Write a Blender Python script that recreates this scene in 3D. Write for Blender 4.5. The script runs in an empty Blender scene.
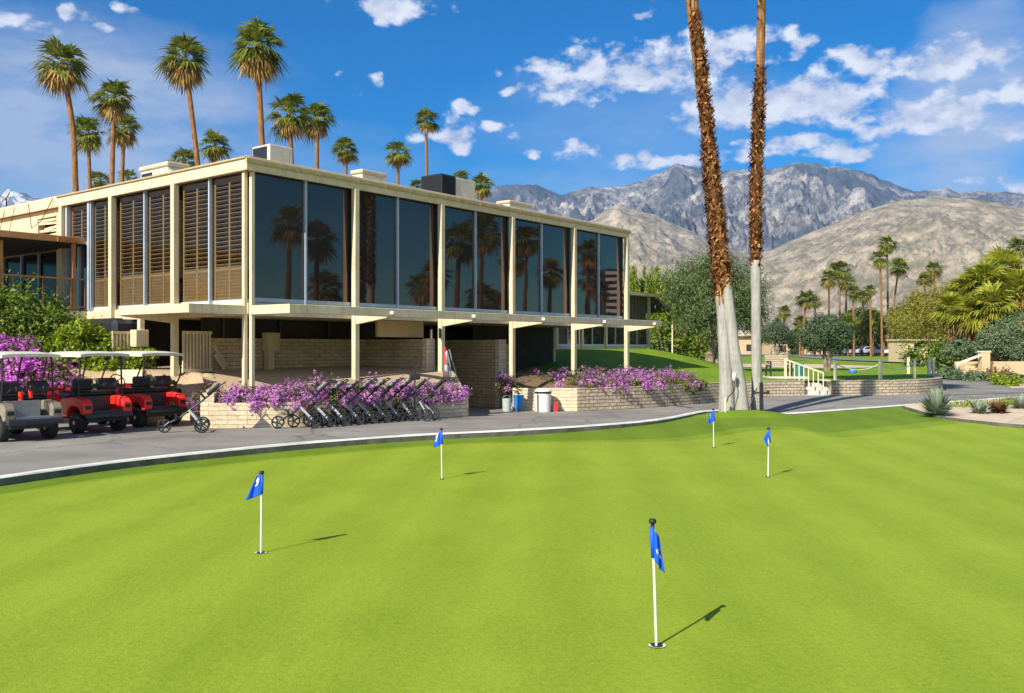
import bpy, math, random
import numpy as np
from mathutils import Vector, Matrix, noise
R = math.radians
scene = bpy.context.scene
col = scene.collection
F, CX, HY, EYE = 923.0, 512.0, 348.0, 1.92

def W(px, py, Y):
    return Vector(((px-CX)/F*Y, Y, EYE-(py-HY)/F*Y))
def GP(px, py, z=0.12):
    Y = F*(EYE-z)/(py-HY)
    return Vector(((px-CX)/F*Y, Y, z))
def sst(a, b, x):
    t = min(1.0, max(0.0, (x-a)/(b-a))); return t*t*(3-2*t)

# ------------------------------------------------------------------ materials
def new_mat(name):
    m = bpy.data.materials.new(name); m.use_nodes = True
    nt = m.node_tree; b = nt.nodes['Principled BSDF']
    return m, nt, b
def nd(nt, t, **kw):
    n = nt.nodes.new(t)
    for k, v in kw.items(): setattr(n, k, v)
    return n
def coords(nt, kind='Object', scale=(1,1,1)):
    tc = nd(nt, 'ShaderNodeTexCoord'); mp = nd(nt, 'ShaderNodeMapping')
    nt.links.new(tc.outputs[kind], mp.inputs['Vector'])
    mp.inputs['Scale'].default_value = scale
    return mp.outputs['Vector']
def noise_n(nt, vec, scale, detail=5, rough=0.6):
    n = nd(nt, 'ShaderNodeTexNoise'); nt.links.new(vec, n.inputs['Vector'])
    n.inputs['Scale'].default_value = scale; n.inputs['Detail'].default_value = detail
    n.inputs['Roughness'].default_value = rough
    return n.outputs['Fac']
def ramp(nt, fac, stops):
    r = nd(nt, 'ShaderNodeValToRGB'); nt.links.new(fac, r.inputs['Fac'])
    e = r.color_ramp.elements
    e[0].position, e[0].color = stops[0][0], (*stops[0][1], 1)
    e[1].position, e[1].color = stops[-1][0], (*stops[-1][1], 1)
    for p, c in stops[1:-1]:
        x = e.new(p); x.color = (*c, 1)
    return r.outputs['Color']
def mixc(nt, fac, a, b, blend='MIX'):
    m = nd(nt, 'ShaderNodeMix', data_type='RGBA', blend_type=blend)
    for s, v in ((m.inputs['Factor'], fac), (m.inputs[6], a), (m.inputs[7], b)):
        if hasattr(v, 'is_output'): nt.links.new(v, s)
        elif isinstance(v, tuple): s.default_value = (*v, 1)
        else: s.default_value = v
    return m.outputs[2]
def maths(nt, op, a, b=None, c=None):
    m = nd(nt, 'ShaderNodeMath', operation=op)
    for i, v in enumerate((a, b, c)):
        if v is None: continue
        if hasattr(v, 'is_output'): nt.links.new(v, m.inputs[i])
        else: m.inputs[i].default_value = v
    return m.outputs[0]
def bump(nt, b, h, strength=0.3, dist=0.02):
    n = nd(nt, 'ShaderNodeBump'); n.inputs['Strength'].default_value = strength
    n.inputs['Distance'].default_value = dist
    nt.links.new(h, n.inputs['Height']); nt.links.new(n.outputs['Normal'], b.inputs['Normal'])

def mat_rough(name, c1, c2, scale=6, rough=0.8, bscale=None, bstr=0.2, bdist=0.01, metal=0.0, spec=0.3, detail=6, streak=0.0):
    """two tones broken up by noise with a little grain"""
    m, nt, b = new_mat(name)
    v = coords(nt); f = noise_n(nt, v, scale, detail, 0.65)
    c = ramp(nt, f, [(0.3, c1), (0.7, c2)])
    if streak:   # rain streaks and grime
        sn = noise_n(nt, coords(nt, 'Object', (9, 9, 0.8)), 1.0, 6, 0.7)
        c = mixc(nt, ramp(nt, sn, [(0.50, (0,0,0)), (0.75, (streak,)*3)]), c, tuple(x*0.45 for x in c1))
    nt.links.new(c, b.inputs['Base Color'])
    b.inputs['Roughness'].default_value = rough; b.inputs['Metallic'].default_value = metal
    b.inputs['Specular IOR Level'].default_value = spec
    if bscale: bump(nt, b, noise_n(nt, v, bscale, 4, 0.6), bstr, bdist)
    return m
def mat_leaf(name, dark, light, rough=0.55, trans=0.25, spec=0.25, mid=None):
    """foliage: every separate leaf gets a tint of its own"""
    m, nt, b = new_mat(name)
    g = nd(nt, 'ShaderNodeNewGeometry')
    v = coords(nt, 'Object'); f = noise_n(nt, v, 1.3, 3)
    a = maths(nt, 'ADD', maths(nt, 'MULTIPLY', g.outputs['Random Per Island'], 0.65), maths(nt, 'MULTIPLY', f, 0.5))
    mid = mid or tuple((x+y)/2 for x, y in zip(dark, light))
    c = ramp(nt, a, [(0.15, dark), (0.5, mid), (0.95, light)])
    nt.links.new(c, b.inputs['Base Color'])
    b.inputs['Roughness'].default_value = rough; b.inputs['Specular IOR Level'].default_value = spec
    tr = nd(nt, 'ShaderNodeBsdfTranslucent'); nt.links.new(c, tr.inputs['Color'])
    mx = nd(nt, 'ShaderNodeMixShader'); mx.inputs['Fac'].default_value = trans
    nt.links.new(b.outputs[0], mx.inputs[1]); nt.links.new(tr.outputs[0], mx.inputs[2])
    nt.links.new(mx.outputs[0], nt.nodes['Material Output'].inputs['Surface'])
    return m
def mat_block(name, c1, c2, mortar, bw=0.4, bh=0.105, jitter=0.5, rough=0.9, ms=0.008):
    """coursed block, laid out in metres on the wall's own uv"""
    m, nt, b = new_mat(name)
    uv = nd(nt, 'ShaderNodeUVMap'); v = uv.outputs['UV']
    dn = nd(nt, 'ShaderNodeTexNoise'); nt.links.new(v, dn.inputs['Vector']); dn.inputs['Scale'].default_value = 7
    ofs = nd(nt, 'ShaderNodeVectorMath', operation='MULTIPLY_ADD')
    nt.links.new(dn.outputs['Color'], ofs.inputs[0]); ofs.inputs[1].default_value = (0.05, 0.035, 0)
    nt.links.new(v, ofs.inputs[2])
    br = nd(nt, 'ShaderNodeTexBrick'); nt.links.new(ofs.outputs[0], br.inputs['Vector'])
    br.inputs['Scale'].default_value = 1; br.inputs['Brick Width'].default_value = bw
    br.inputs['Row Height'].default_value = bh; br.inputs['Mortar Size'].default_value = ms
    br.inputs['Mortar Smooth'].default_value = 0.3
    br.inputs['Color1'].default_value = (*c1, 1); br.inputs['Color2'].default_value = (*c2, 1)
    br.inputs['Mortar'].default_value = (*mortar, 1); br.inputs['Bias'].default_value = 0
    n1 = noise_n(nt, v, 9, 7, 0.7); n2 = noise_n(nt, v, 1.1, 4)
    c = mixc(nt, 0.55, br.outputs['Color'], ramp(nt, n1, [(0.25, (0.55,0.52,0.48)), (0.75, (1.25,1.2,1.12))]), 'MULTIPLY')
    c = mixc(nt, 0.45, c, ramp(nt, n2, [(0.3, (0.6,0.57,0.52)), (0.7, (1.1,1.1,1.1))]), 'MULTIPLY')
    nt.links.new(c, b.inputs['Base Color']); b.inputs['Roughness'].default_value = rough
    b.inputs['Specular IOR Level'].default_value = 0.2
    h = maths(nt, 'ADD', maths(nt, 'MULTIPLY', br.outputs['Fac'], -1.0), maths(nt, 'MULTIPLY', n1, jitter*2.5))
    bump(nt, b, h, 0.9, 0.02)
    return m
def mat_plain(name, c, rough=0.5, metal=0.0, spec=0.4):
    m, nt, b = new_mat(name)
    v = coords(nt); f = noise_n(nt, v, 14, 5)
    nt.links.new(ramp(nt, f, [(0.3, tuple(x*0.82 for x in c)), (0.7, tuple(min(1, x*1.08) for x in c))]), b.inputs['Base Color'])
    b.inputs['Roughness'].default_value = rough; b.inputs['Metallic'].default_value = metal
    b.inputs['Specular IOR Level'].default_value = spec
    return m

M = {}
M['cream'] = mat_rough('cream_paint', (0.58,0.48,0.315), (0.72,0.62,0.44), 1.7, 0.7, 60, 0.08, 0.004, detail=9, streak=0.55)
M['cream_roof'] = mat_rough('roof_membrane', (0.44,0.38,0.28), (0.57,0.50,0.38), 2.0, 0.85, 30, 0.1)
M['gutter'] = mat_rough('gutter_paint', (0.36,0.28,0.14), (0.52,0.42,0.24), 5.0, 0.6)
M['brown_wood'] = mat_rough('brown_siding', (0.10,0.08,0.055), (0.16,0.125,0.085), 3, 0.7)
M['blue_alu'] = mat_rough('anodised_mullion', (0.36,0.43,0.52), (0.48,0.55,0.64), 3, 0.4, metal=0.2)
M['sill'] = mat_rough('pale_sill', (0.50,0.58,0.66), (0.64,0.70,0.76), 3, 0.5)
M['shutter'] = mat_rough('tan_louvre', (0.44,0.35,0.22), (0.56,0.46,0.30), 8, 0.6)
M['rust'] = mat_rough('rust_red_paint', (0.34,0.13,0.05), (0.44,0.19,0.08), 6, 0.6)
M['rustwood'] = mat_rough('rust_canopy', (0.40,0.20,0.07), (0.55,0.31,0.13), 4, 0.6)
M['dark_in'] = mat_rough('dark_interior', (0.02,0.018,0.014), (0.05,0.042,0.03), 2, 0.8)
M['block'] = mat_block('tan_block', (0.56,0.42,0.25), (0.66,0.51,0.32), (0.32,0.23,0.13))
M['block_pale'] = mat_block('pale_slump_block', (0.70,0.60,0.43), (0.80,0.70,0.53), (0.52,0.43,0.30), 0.42, 0.105, 0.5)
M['block_grey'] = mat_block('split_face_block', (0.54,0.46,0.35), (0.70,0.61,0.48), (0.27,0.22,0.16), 0.31, 0.11, 1.3, ms=0.014)
M['ac_cream'] = mat_rough('ac_casing', (0.50,0.46,0.37), (0.66,0.62,0.52), 4, 0.55)
M['black'] = mat_plain('black_plastic', (0.022,0.023,0.026), 0.45)
M['rubber'] = mat_plain('rubber', (0.025,0.025,0.025), 0.8)
M['dark_metal'] = mat_plain('dark_metal', (0.06,0.065,0.075), 0.4, 0.6)
M['steel'] = mat_plain('brushed_steel', (0.55,0.57,0.60), 0.35, 0.8)
M['grey_plastic'] = mat_plain('grey_plastic', (0.34,0.35,0.37), 0.5)
M['white'] = mat_plain('white_paint', (0.80,0.80,0.77), 0.45)
M['roofwhite'] = mat_rough('cart_roof', (0.54,0.51,0.43), (0.68,0.65,0.56), 5, 0.5)
M['red'] = mat_plain('red_paint', (0.88,0.03,0.022), 0.3, 0, 0.6)
M['beige_paint'] = mat_plain('champagne_paint', (0.30,0.26,0.19), 0.3, 0.2, 0.6)
M['blue_cloth'] = mat_plain('blue_nylon', (0.012,0.11,0.78), 0.5, 0, 0.3)
M['bluebin'] = mat_plain('blue_bin_plastic', (0.02,0.20,0.55), 0.45)
M['greybin'] = mat_rough('galvanised', (0.32,0.38,0.36), (0.46,0.52,0.49), 9, 0.5)
M['teal'] = mat_plain('teal_paint', (0.03,0.19,0.19), 0.5)
M['wood'] = mat_rough('weathered_wood', (0.36,0.28,0.19), (0.48,0.39,0.28), 8, 0.7)
M['wall_tan'] = mat_rough('tan_stucco', (0.50,0.38,0.22), (0.60,0.47,0.29), 1.5, 0.9, 40, 0.2)
M['post'] = mat_rough('cream_post', (0.66,0.58,0.44), (0.78,0.70,0.55), 5, 0.6)
M['rope'] = mat_plain('rope', (0.62,0.62,0.52), 0.9)
M['glass_shade'] = mat_plain('shaded_glass', (0.012,0.012,0.013), 0.12, 0, 0.12)  # dull near-black copy of the glass, canopy shade put into its colour

# palm trunks
def mat_trunk(name, a, b_, ring=9.0, dist=0.02, wave=0.22):
    m, nt, b = new_mat(name)
    v = coords(nt); wv = nd(nt, 'ShaderNodeTexWave', bands_direction='Z')
    nt.links.new(v, wv.inputs['Vector']); wv.inputs['Scale'].default_value = ring/3
    wv.inputs['Distortion'].default_value = 3; wv.inputs['Detail'].default_value = 4; wv.inputs['Detail Scale'].default_value = 2
    v2 = coords(nt, 'Object', (9, 9, 1.2)); n = noise_n(nt, v2, 1.5, 8, 0.7)
    f = maths(nt, 'ADD', maths(nt, 'MULTIPLY', wv.outputs['Fac'], wave), maths(nt, 'MULTIPLY', n, 1.05-wave))
    nt.links.new(ramp(nt, f, [(0.3, a), (0.75, b_)]), b.inputs['Base Color'])
    b.inputs['Roughness'].default_value = 0.9; b.inputs['Specular IOR Level'].default_value = 0.15
    bump(nt, b, f, 0.6, dist)
    return m
M['trunk_brown'] = mat_trunk('palm_trunk_brown', (0.06,0.025,0.010), (0.42,0.225,0.095), 9, 0.03, 0.05)
M['trunk_far'] = mat_trunk('palm_trunk_far', (0.07,0.04,0.022), (0.21,0.125,0.07), 6)
M['trunk_pale'] = mat_trunk('palm_trunk_pale', (0.22,0.21,0.195), (0.47,0.455,0.42), 5, 0.02, 0.03)
M['boot'] = mat_leaf('palm_boots', (0.018,0.007,0.003), (0.54,0.27,0.10), 0.85, 0.0, mid=(0.17,0.06,0.018))
M['trunk_shag'] = mat_trunk('palm_trunk_shaggy', (0.03,0.012,0.005), (0.17,0.075,0.03), 9, 0.03, 0.05)
M['bark'] = mat_trunk('tree_bark', (0.12,0.09,0.065), (0.30,0.25,0.19), 2)
M['palm_green'] = mat_leaf('palm_frond', (0.05,0.085,0.012), (0.27,0.30,0.05), 0.5, 0.3)
M['palm_lush'] = mat_leaf('palm_frond_lush', (0.06,0.11,0.010), (0.47,0.47,0.045), 0.5, 0.35)
M['palm_dead'] = mat_leaf('palm_frond_dry', (0.17,0.10,0.03), (0.48,0.33,0.11), 0.8, 0.15)
M['olive'] = mat_leaf('olive_leaf', (0.05,0.085,0.028), (0.22,0.29,0.11), 0.6, 0.3)
M['olive_dark'] = mat_leaf('olive_leaf_dark', (0.04,0.075,0.04), (0.15,0.21,0.11), 0.6, 0.25)
M['bush_bright'] = mat_leaf('bright_bush_leaf', (0.06,0.12,0.01), (0.34,0.44,0.03), 0.45, 0.3)
M['bush_dark'] = mat_leaf('dark_bush_leaf', (0.035,0.07,0.01), (0.20,0.29,0.03), 0.45, 0.3, 0.3)
M['far_dark'] = mat_leaf('far_dark_leaf', (0.018,0.04,0.01), (0.10,0.15,0.03), 0.6, 0.2)
M['willow'] = mat_leaf('palo_verde_leaf', (0.13,0.14,0.02), (0.48,0.44,0.08), 0.6, 0.3)
M['agave'] = mat_leaf('blue_agave_leaf', (0.16,0.22,0.15), (0.42,0.50,0.36), 0.6, 0.15)
M['sage'] = mat_leaf('sage_leaf', (0.065,0.11,0.05), (0.21,0.29,0.14), 0.7, 0.2)
M['rustleaf'] = mat_leaf('rust_leaf', (0.12,0.06,0.03), (0.28,0.16,0.07), 0.7, 0.2)
M['purple'] = mat_leaf('purple_petal', (0.25,0.065,0.28), (0.68,0.32,0.66), 0.6, 0.3)
M['magenta'] = mat_leaf('magenta_petal', (0.42,0.04,0.46), (0.80,0.24,0.80), 0.6, 0.3)
M['redflower'] = mat_leaf('red_petal', (0.45,0.03,0.02), (0.75,0.08,0.04), 0.6, 0.2)
M['lantana_leaf'] = mat_leaf('lantana_leaf', (0.05,0.06,0.015), (0.20,0.22,0.05), 0.6, 0.2)
M['blackmat'] = M['black']

def mat_dark_glass():
    m, nt, b = new_mat('tinted_glass')
    v = coords(nt)
    f = noise_n(nt, v, 0.5, 2)
    nt.links.new(ramp(nt, f, [(0.3, (0.018,0.016,0.016)), (0.7, (0.034,0.030,0.030))]), b.inputs['Base Color'])
    b.inputs['Roughness'].default_value = 0.015; b.inputs['IOR'].default_value = 1.95; b.inputs['Specular Tint'].default_value = (1.0,0.64,0.52,1)
    b.inputs['Specular IOR Level'].default_value = 0.5
    bump(nt, b, noise_n(nt, v, 0.7, 2), 0.02, 0.05)
    return m
M['glass_dark'] = mat_dark_glass()
def mat_clear_glass():
    m, nt, b = new_mat('bronze_glass')
    t = nd(nt, 'ShaderNodeBsdfTransparent'); t.inputs['Color'].default_value = (0.78,0.74,0.68,1)
    g = nd(nt, 'ShaderNodeBsdfGlossy'); g.inputs['Roughness'].default_value = 0.015
    fr = nd(nt, 'ShaderNodeFresnel'); fr.inputs['IOR'].default_value = 1.5
    mx = nd(nt, 'ShaderNodeMixShader')
    ge = nd(nt, 'ShaderNodeNewGeometry'); nt.links.new(maths(nt, 'MULTIPLY', maths(nt, 'MULTIPLY', fr.outputs[0], 0.55), maths(nt, 'SUBTRACT', 1.0, ge.outputs['Backfacing'])), mx.inputs[0]); nt.links.new(t.outputs[0], mx.inputs[1]); nt.links.new(g.outputs[0], mx.inputs[2])
    nt.links.new(mx.outputs[0], nt.nodes['Material Output'].inputs['Surface'])
    return m
M['glass_clear'] = mat_clear_glass()

def mat_green(name, lo, hi, streak, grain=1.0):
    m, nt, b = new_mat(name)
    v = coords(nt)
    a = noise_n(nt, v, 0.35, 5, 0.6)
    vs = coords(nt, 'Object', (2.4, 0.55, 1)); s = noise_n(nt, vs, streak, 6, 0.7)
    fine = noise_n(nt, v, 95*grain, 3, 0.8); fine2 = noise_n(nt, v, 22*grain, 4, 0.7)
    # mown bands: broad swathes across the green
    vb = nd(nt, 'ShaderNodeVectorRotate', rotation_type='Z_AXIS'); nt.links.new(v, vb.inputs['Vector']); vb.inputs['Angle'].default_value = 0.06
    wv = nd(nt, 'ShaderNodeTexWave', bands_direction='X', wave_profile='SIN'); nt.links.new(vb.outputs[0], wv.inputs['Vector'])
    wv.inputs['Scale'].default_value = 0.27; wv.inputs['Distortion'].default_value = 0.2; wv.inputs['Detail'].default_value = 1
    f = maths(nt, 'ADD', maths(nt, 'MULTIPLY', a, 0.13), maths(nt, 'MULTIPLY', s, 0.10))
    f = maths(nt, 'ADD', f, maths(nt, 'MULTIPLY', fine, 0.36))
    f = maths(nt, 'ADD', f, maths(nt, 'MULTIPLY', fine2, 0.18))
    f = maths(nt, 'ADD', f, maths(nt, 'MULTIPLY', wv.outputs['Fac'], 0.03))
    # worn, yellowed specks and old ball marks
    wsp = noise_n(nt, v, 3.1, 7, 0.75)
    nt.links.new(ramp(nt, f, [(0.44, lo), (0.62, tuple((x+y)/2 for x, y in zip(lo, hi))), (0.80, hi)]), b.inputs['Base Color']) if False else nt.links.new(mixc(nt, ramp(nt, wsp, [(0.62,(0,0,0)),(0.72,(0.35,0.35,0.35))]), ramp(nt, f, [(0.30, lo), (0.41, tuple((x+y)/2 for x, y in zip(lo, hi))), (0.52, hi)]), tuple(min(1,x*k) for x,k in zip(hi,(1.05,0.86,0.9)))), b.inputs['Base Color'])
    b.inputs['Roughness'].default_value = 0.75; b.inputs['Specular IOR Level'].default_value = 0.12
    bump(nt, b, maths(nt, 'ADD', fine, fine2), 0.55, 0.012)
    return m
M['green'] = mat_green('putting_turf', (0.165,0.248,0.012), (0.372,0.462,0.042), 1.6)
M['fringe'] = mat_green('fringe_turf', (0.08,0.15,0.009), (0.22,0.32,0.022), 1.2, 0.5)
M['collar'] = mat_green('collar_turf', (0.12,0.205,0.010), (0.29,0.39,0.03), 1.3, 0.7)
M['lawn'] = mat_green('lawn_turf', (0.095,0.175,0.009), (0.26,0.38,0.024), 0.5, 0.3)
def mat_asphalt():
    m, nt, b = new_mat('asphalt')
    v = coords(nt); a = noise_n(nt, v, 0.5, 6, 0.65); g = noise_n(nt, v, 60, 3, 0.8)
    f = maths(nt, 'ADD', maths(nt, 'MULTIPLY', a, 0.7), maths(nt, 'MULTIPLY', g, 0.35))
    c = ramp(nt, f, [(0.35, (0.16,0.151,0.135)), (0.55, (0.26,0.245,0.22)), (0.75, (0.35,0.333,0.30))])
    vo = nd(nt, 'ShaderNodeTexVoronoi', feature='DISTANCE_TO_EDGE'); 
    wn = nd(nt, 'ShaderNodeTexNoise'); nt.links.new(v, wn.inputs['Vector']); wn.inputs['Scale'].default_value = 1.2; wn.inputs['Detail'].default_value = 5
    ad = nd(nt, 'ShaderNodeVectorMath', operation='MULTIPLY_ADD'); nt.links.new(wn.outputs['Color'], ad.inputs[0]); ad.inputs[1].default_value = (1.2,1.2,0); nt.links.new(v, ad.inputs[2])
    nt.links.new(ad.outputs[0], vo.inputs['Vector']); vo.inputs['Scale'].default_value = 0.28
    cr = ramp(nt, vo.outputs['Distance'], [(0.0, (0.35,0.35,0.35)), (0.012, (1,1,1))])
    c = mixc(nt, 0.7, c, cr, 'MULTIPLY')
    nt.links.new(c, b.inputs['Base Color']); b.inputs['Roughness'].default_value = 0.85; b.inputs['Specular IOR Level'].default_value = 0.2
    bump(nt, b, g, 0.4, 0.01)
    return m
M['asphalt'] = mat_asphalt()
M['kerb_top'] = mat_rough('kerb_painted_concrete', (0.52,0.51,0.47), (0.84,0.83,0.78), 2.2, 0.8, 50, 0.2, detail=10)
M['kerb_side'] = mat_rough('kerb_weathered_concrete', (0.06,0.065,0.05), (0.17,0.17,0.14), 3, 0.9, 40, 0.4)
M['sand'] = mat_rough('desert_sand', (0.50,0.39,0.27), (0.66,0.54,0.40), 1.2, 0.95, 40, 0.35, 0.02)
M['gravel'] = mat_rough('decomposed_gravel', (0.30,0.22,0.13), (0.62,0.48,0.32), 22, 0.95, 22, 0.8, 0.03)
M['soil'] = mat_rough('planting_soil', (0.10,0.07,0.04), (0.22,0.15,0.09), 10, 0.95, 20, 0.7, 0.03)
M['desert'] = mat_rough('valley_floor', (0.36,0.30,0.20), (0.55,0.45,0.32), 0.05, 0.95)
M['concrete'] = mat_rough('pale_concrete', (0.46,0.45,0.42), (0.60,0.58,0.54), 2, 0.9, 30, 0.2)
M['path'] = mat_rough('path_asphalt', (0.16,0.16,0.17), (0.22,0.22,0.23), 1, 0.9)

def mat_rock(name, c_lo, c_hi, scrub, snow=None, sc=1.0, scrub_amt=0.5, cloud_shade=None):
    m, nt, b = new_mat(name)
    v = coords(nt)
    a = noise_n(nt, v, 0.004*sc, 9, 0.68); f = noise_n(nt, v, 0.03*sc, 8, 0.75)
    c = ramp(nt, maths(nt, 'ADD', maths(nt, 'MULTIPLY', a, 0.6), maths(nt, 'MULTIPLY', f, 0.4)), [(0.36, c_lo), (0.5, tuple((x+y)/2 for x, y in zip(c_lo, c_hi))), (0.62, c_hi)])
    s = noise_n(nt, v, 0.011*sc, 9, 0.8)
    c = mixc(nt, ramp(nt, s, [(0.52-0.1*scrub_amt, (0,0,0)), (0.66-0.1*scrub_amt, (scrub_amt,)*3)]), c, scrub)
    if cloud_shade:
        csn = noise_n(nt, v, cloud_shade[0], 6, 0.62)
        c = mixc(nt, ramp(nt, csn, [(0.47, (0,0,0)), (0.53, (cloud_shade[1],)*3)]), c, (0.06,0.075,0.085))  # large dark patches painted in place of cloud shadows
    if snow:
        sn = noise_n(nt, coords(nt, 'Object', (1,1,0.45)), 0.006, 9, 0.7)
        c = mixc(nt, ramp(nt, sn, [(snow, (0,0,0)), (snow+0.06, (1,1,1))]), c, (0.80,0.83,0.88))
    nt.links.new(c, b.inputs['Base Color']); b.inputs['Roughness'].default_value = 0.95
    b.inputs['Specular IOR Level'].default_value = 0.05
    bump(nt, b, maths(nt, 'ADD', f, a), 0.8, 16.0/sc)
    return m
M['foothill'] = mat_rock('foothill_rock', (0.25,0.20,0.145), (0.60,0.50,0.38), (0.15,0.155,0.10), None, 3.0, 0.85, (0.005, 0.12))
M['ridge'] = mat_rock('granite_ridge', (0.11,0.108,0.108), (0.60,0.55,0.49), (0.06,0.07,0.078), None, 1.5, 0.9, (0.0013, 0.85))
M['snowpeak'] = mat_rock('snow_peak', (0.10,0.11,0.13), (0.24,0.23,0.24), (0.07,0.08,0.10), 0.50, 1.2, 0.6)

# ------------------------------------------------------------------ objects
def tag(o, label=None, cat=None, group=None, kind=None):
    if label: o['label'] = label
    if cat: o['category'] = cat
    if group: o['group'] = group
    if kind: o['kind'] = kind
    return o
def thing(name, label, cat, loc=(0,0,0), rotz=0.0, group=None):
    o = bpy.data.objects.new(name, None); col.objects.link(o)
    o.location = loc; o.rotation_euler = (0, 0, rotz); o.empty_display_size = 0.2
    return tag(o, label, cat, group)
def copy_tree(o, parent=None):
    c = o.copy(); col.objects.link(c); c.parent = parent
    for ch in o.children: copy_tree(ch, c)
    return c
def dup(root, loc, rotz, label, group=None, scale=None):
    c = copy_tree(root); c.location = loc; c.rotation_euler = (0, 0, rotz)
    c['label'] = label
    if group: c['group'] = group
    if scale: c.scale = (scale,)*3 if not isinstance(scale, tuple) else scale
    return c

class MB:
    def __init__(s): s.v = []; s.f = []; s.m = []
    def add(s, verts, faces, mi=0):
        n = len(s.v); s.v += [tuple(p) for p in verts]
        s.f += [tuple(i+n for i in f) for f in faces]; s.m += [mi]*len(faces)
    def box(s, x0, x1, y0, y1, z0, z1, mi=0, bev=0.0, T=None):
        if bev <= 0:
            vs = [Vector((x,y,z)) for x in (x0,x1) for y in (y0,y1) for z in (z0,z1)]
            fs = [(0,1,3,2),(4,6,7,5),(0,4,5,1),(2,3,7,6),(0,2,6,4),(1,5,7,3)]
        else:   # chamfered on every edge
            b = min(bev, (x1-x0)*.45, (y1-y0)*.45, (z1-z0)*.45)
            vs = []; idx = {}
            for i, x in enumerate((x0,x1)):
                for j, y in enumerate((y0,y1)):
                    for k, z in enumerate((z0,z1)):
                        sx, sy, sz = (b,-b)[i], (b,-b)[j], (b,-b)[k]
                        for a, p in enumerate(((x,y+sy,z+sz),(x+sx,y,z+sz),(x+sx,y+sy,z))):
                            idx[i,j,k,a] = len(vs); vs.append(Vector(p))
            I = lambda *a: idx[a]
            fs = []
            for i in (0,1):
                q = [I(i,0,0,0),I(i,1,0,0),I(i,1,1,0),I(i,0,1,0)]; fs.append(q if i else q[::-1])
                q = [I(0,i,0,1),I(0,i,1,1),I(1,i,1,1),I(1,i,0,1)]; fs.append(q if i else q[::-1])
                q = [I(0,0,i,2),I(1,0,i,2),I(1,1,i,2),I(0,1,i,2)]; fs.append(q if i else q[::-1])
            for j in (0,1):
                for k in (0,1):
                    q = [I(0,j,k,1),I(1,j,k,1),I(1,j,k,2),I(0,j,k,2)]; fs.append(q if j==k else q[::-1])
                    q = [I(j,0,k,2),I(j,1,k,2),I(j,1,k,0),I(j,0,k,0)]; fs.append(q if j==k else q[::-1])
                    q = [I(j,k,0,0),I(j,k,1,0),I(j,k,1,1),I(j,k,0,1)]; fs.append(q if j==k else q[::-1])
            for i in (0,1):
                for j in (0,1):
                    for k in (0,1):
                        q = [I(i,j,k,0),I(i,j,k,1),I(i,j,k,2)]; fs.append(q if (i+j+k)%2 else q[::-1])
        if T is not None: vs = [T @ v for v in vs]
        s.add(vs, fs, mi)
    def bar(s, p, q, w, h=None, mi=0, up=(0,0,1)):
        p, q = Vector(p), Vector(q); h = h or w
        d = (q-p).normalized(); u = Vector(up)
        a = d.cross(u)
        if a.length < 1e-4: a = d.cross(Vector((1,0,0)))
        a.normalize(); c = a.cross(d).normalized()
        vs = [e + a*i*w/2 + c*j*h/2 for e in (p,q) for i, j in ((-1,-1),(1,-1),(1,1),(-1,1))]
        s.add(vs, [(3,2,1,0),(4,5,6,7),(0,1,5,4),(1,2,6,5),(2,3,7,6),(3,0,4,7)], mi)
    def tube(s, pts, rad, n=8, mi=0, cap=True, jit=0.0, rng=None):
        pts = [Vector(p) for p in pts]
        if not hasattr(rad, '__len__'): rad = [rad]*len(pts)
        vs = []; prev = None
        for i, p in enumerate(pts):
            d = (pts[min(i+1, len(pts)-1)] - pts[max(i-1, 0)]).normalized()
            a = prev - d*prev.dot(d) if prev is not None else d.orthogonal()
            if a.length < 1e-5: a = d.orthogonal()
            a.normalize(); prev = a; b = d.cross(a)
            for k in range(n):
                t = 2*math.pi*k/n; r = rad[i]*(1+(rng.uniform(-jit, jit) if jit else 0))
                vs.append(p + (a*math.cos(t) + b*math.sin(t))*r)
        fs = []
        for i in range(len(pts)-1):
            for k in range(n):
                k2 = (k+1)%n
                fs.append((i*n+k, i*n+k2, (i+1)*n+k2, (i+1)*n+k))
        if cap:
            fs.append(tuple(range(n))[::-1]); L = (len(pts)-1)*n; fs.append(tuple(L+k for k in range(n)))
        s.add(vs, fs, mi)
    def lathe(s, prof, c=(0,0,0), n=16, mi=0, T=None):
        vs = []; fs = []
        for r, z in prof:
            for k in range(n):
                t = 2*math.pi*k/n; vs.append(Vector((r*math.cos(t), r*math.sin(t), z)))
        for i in range(len(prof)-1):
            for k in range(n):
                k2 = (k+1)%n; fs.append((i*n+k, i*n+k2, (i+1)*n+k2, (i+1)*n+k))
        fs.append(tuple(range(n))[::-1]); L = (len(prof)-1)*n; fs.append(tuple(L+k for k in range(n)))
        c = Vector(c)
        vs = [(T @ v if T is not None else v) + c for v in vs]
        s.add(vs, fs, mi)
    def torus(s, c, R0, r0, axis='x', n=20, m=6, mi=0, flat=1.0):
        vs = []; fs = []
        for i in range(n):
            t = 2*math.pi*i/n
            for k in range(m):
                q = 2*math.pi*k/m; rr = R0 + r0*math.cos(q); z = r0*math.sin(q)*flat
                p = (z, rr*math.cos(t), rr*math.sin(t)) if axis == 'x' else (rr*math.cos(t), rr*math.sin(t), z)
                vs.append(Vector(p)+Vector(c))
        for i in range(n):
            for k in range(m):
                fs.append((i*m+k, i*m+(k+1)%m, ((i+1)%n)*m+(k+1)%m, ((i+1)%n)*m+k))
        s.add(vs, fs, mi)
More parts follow.
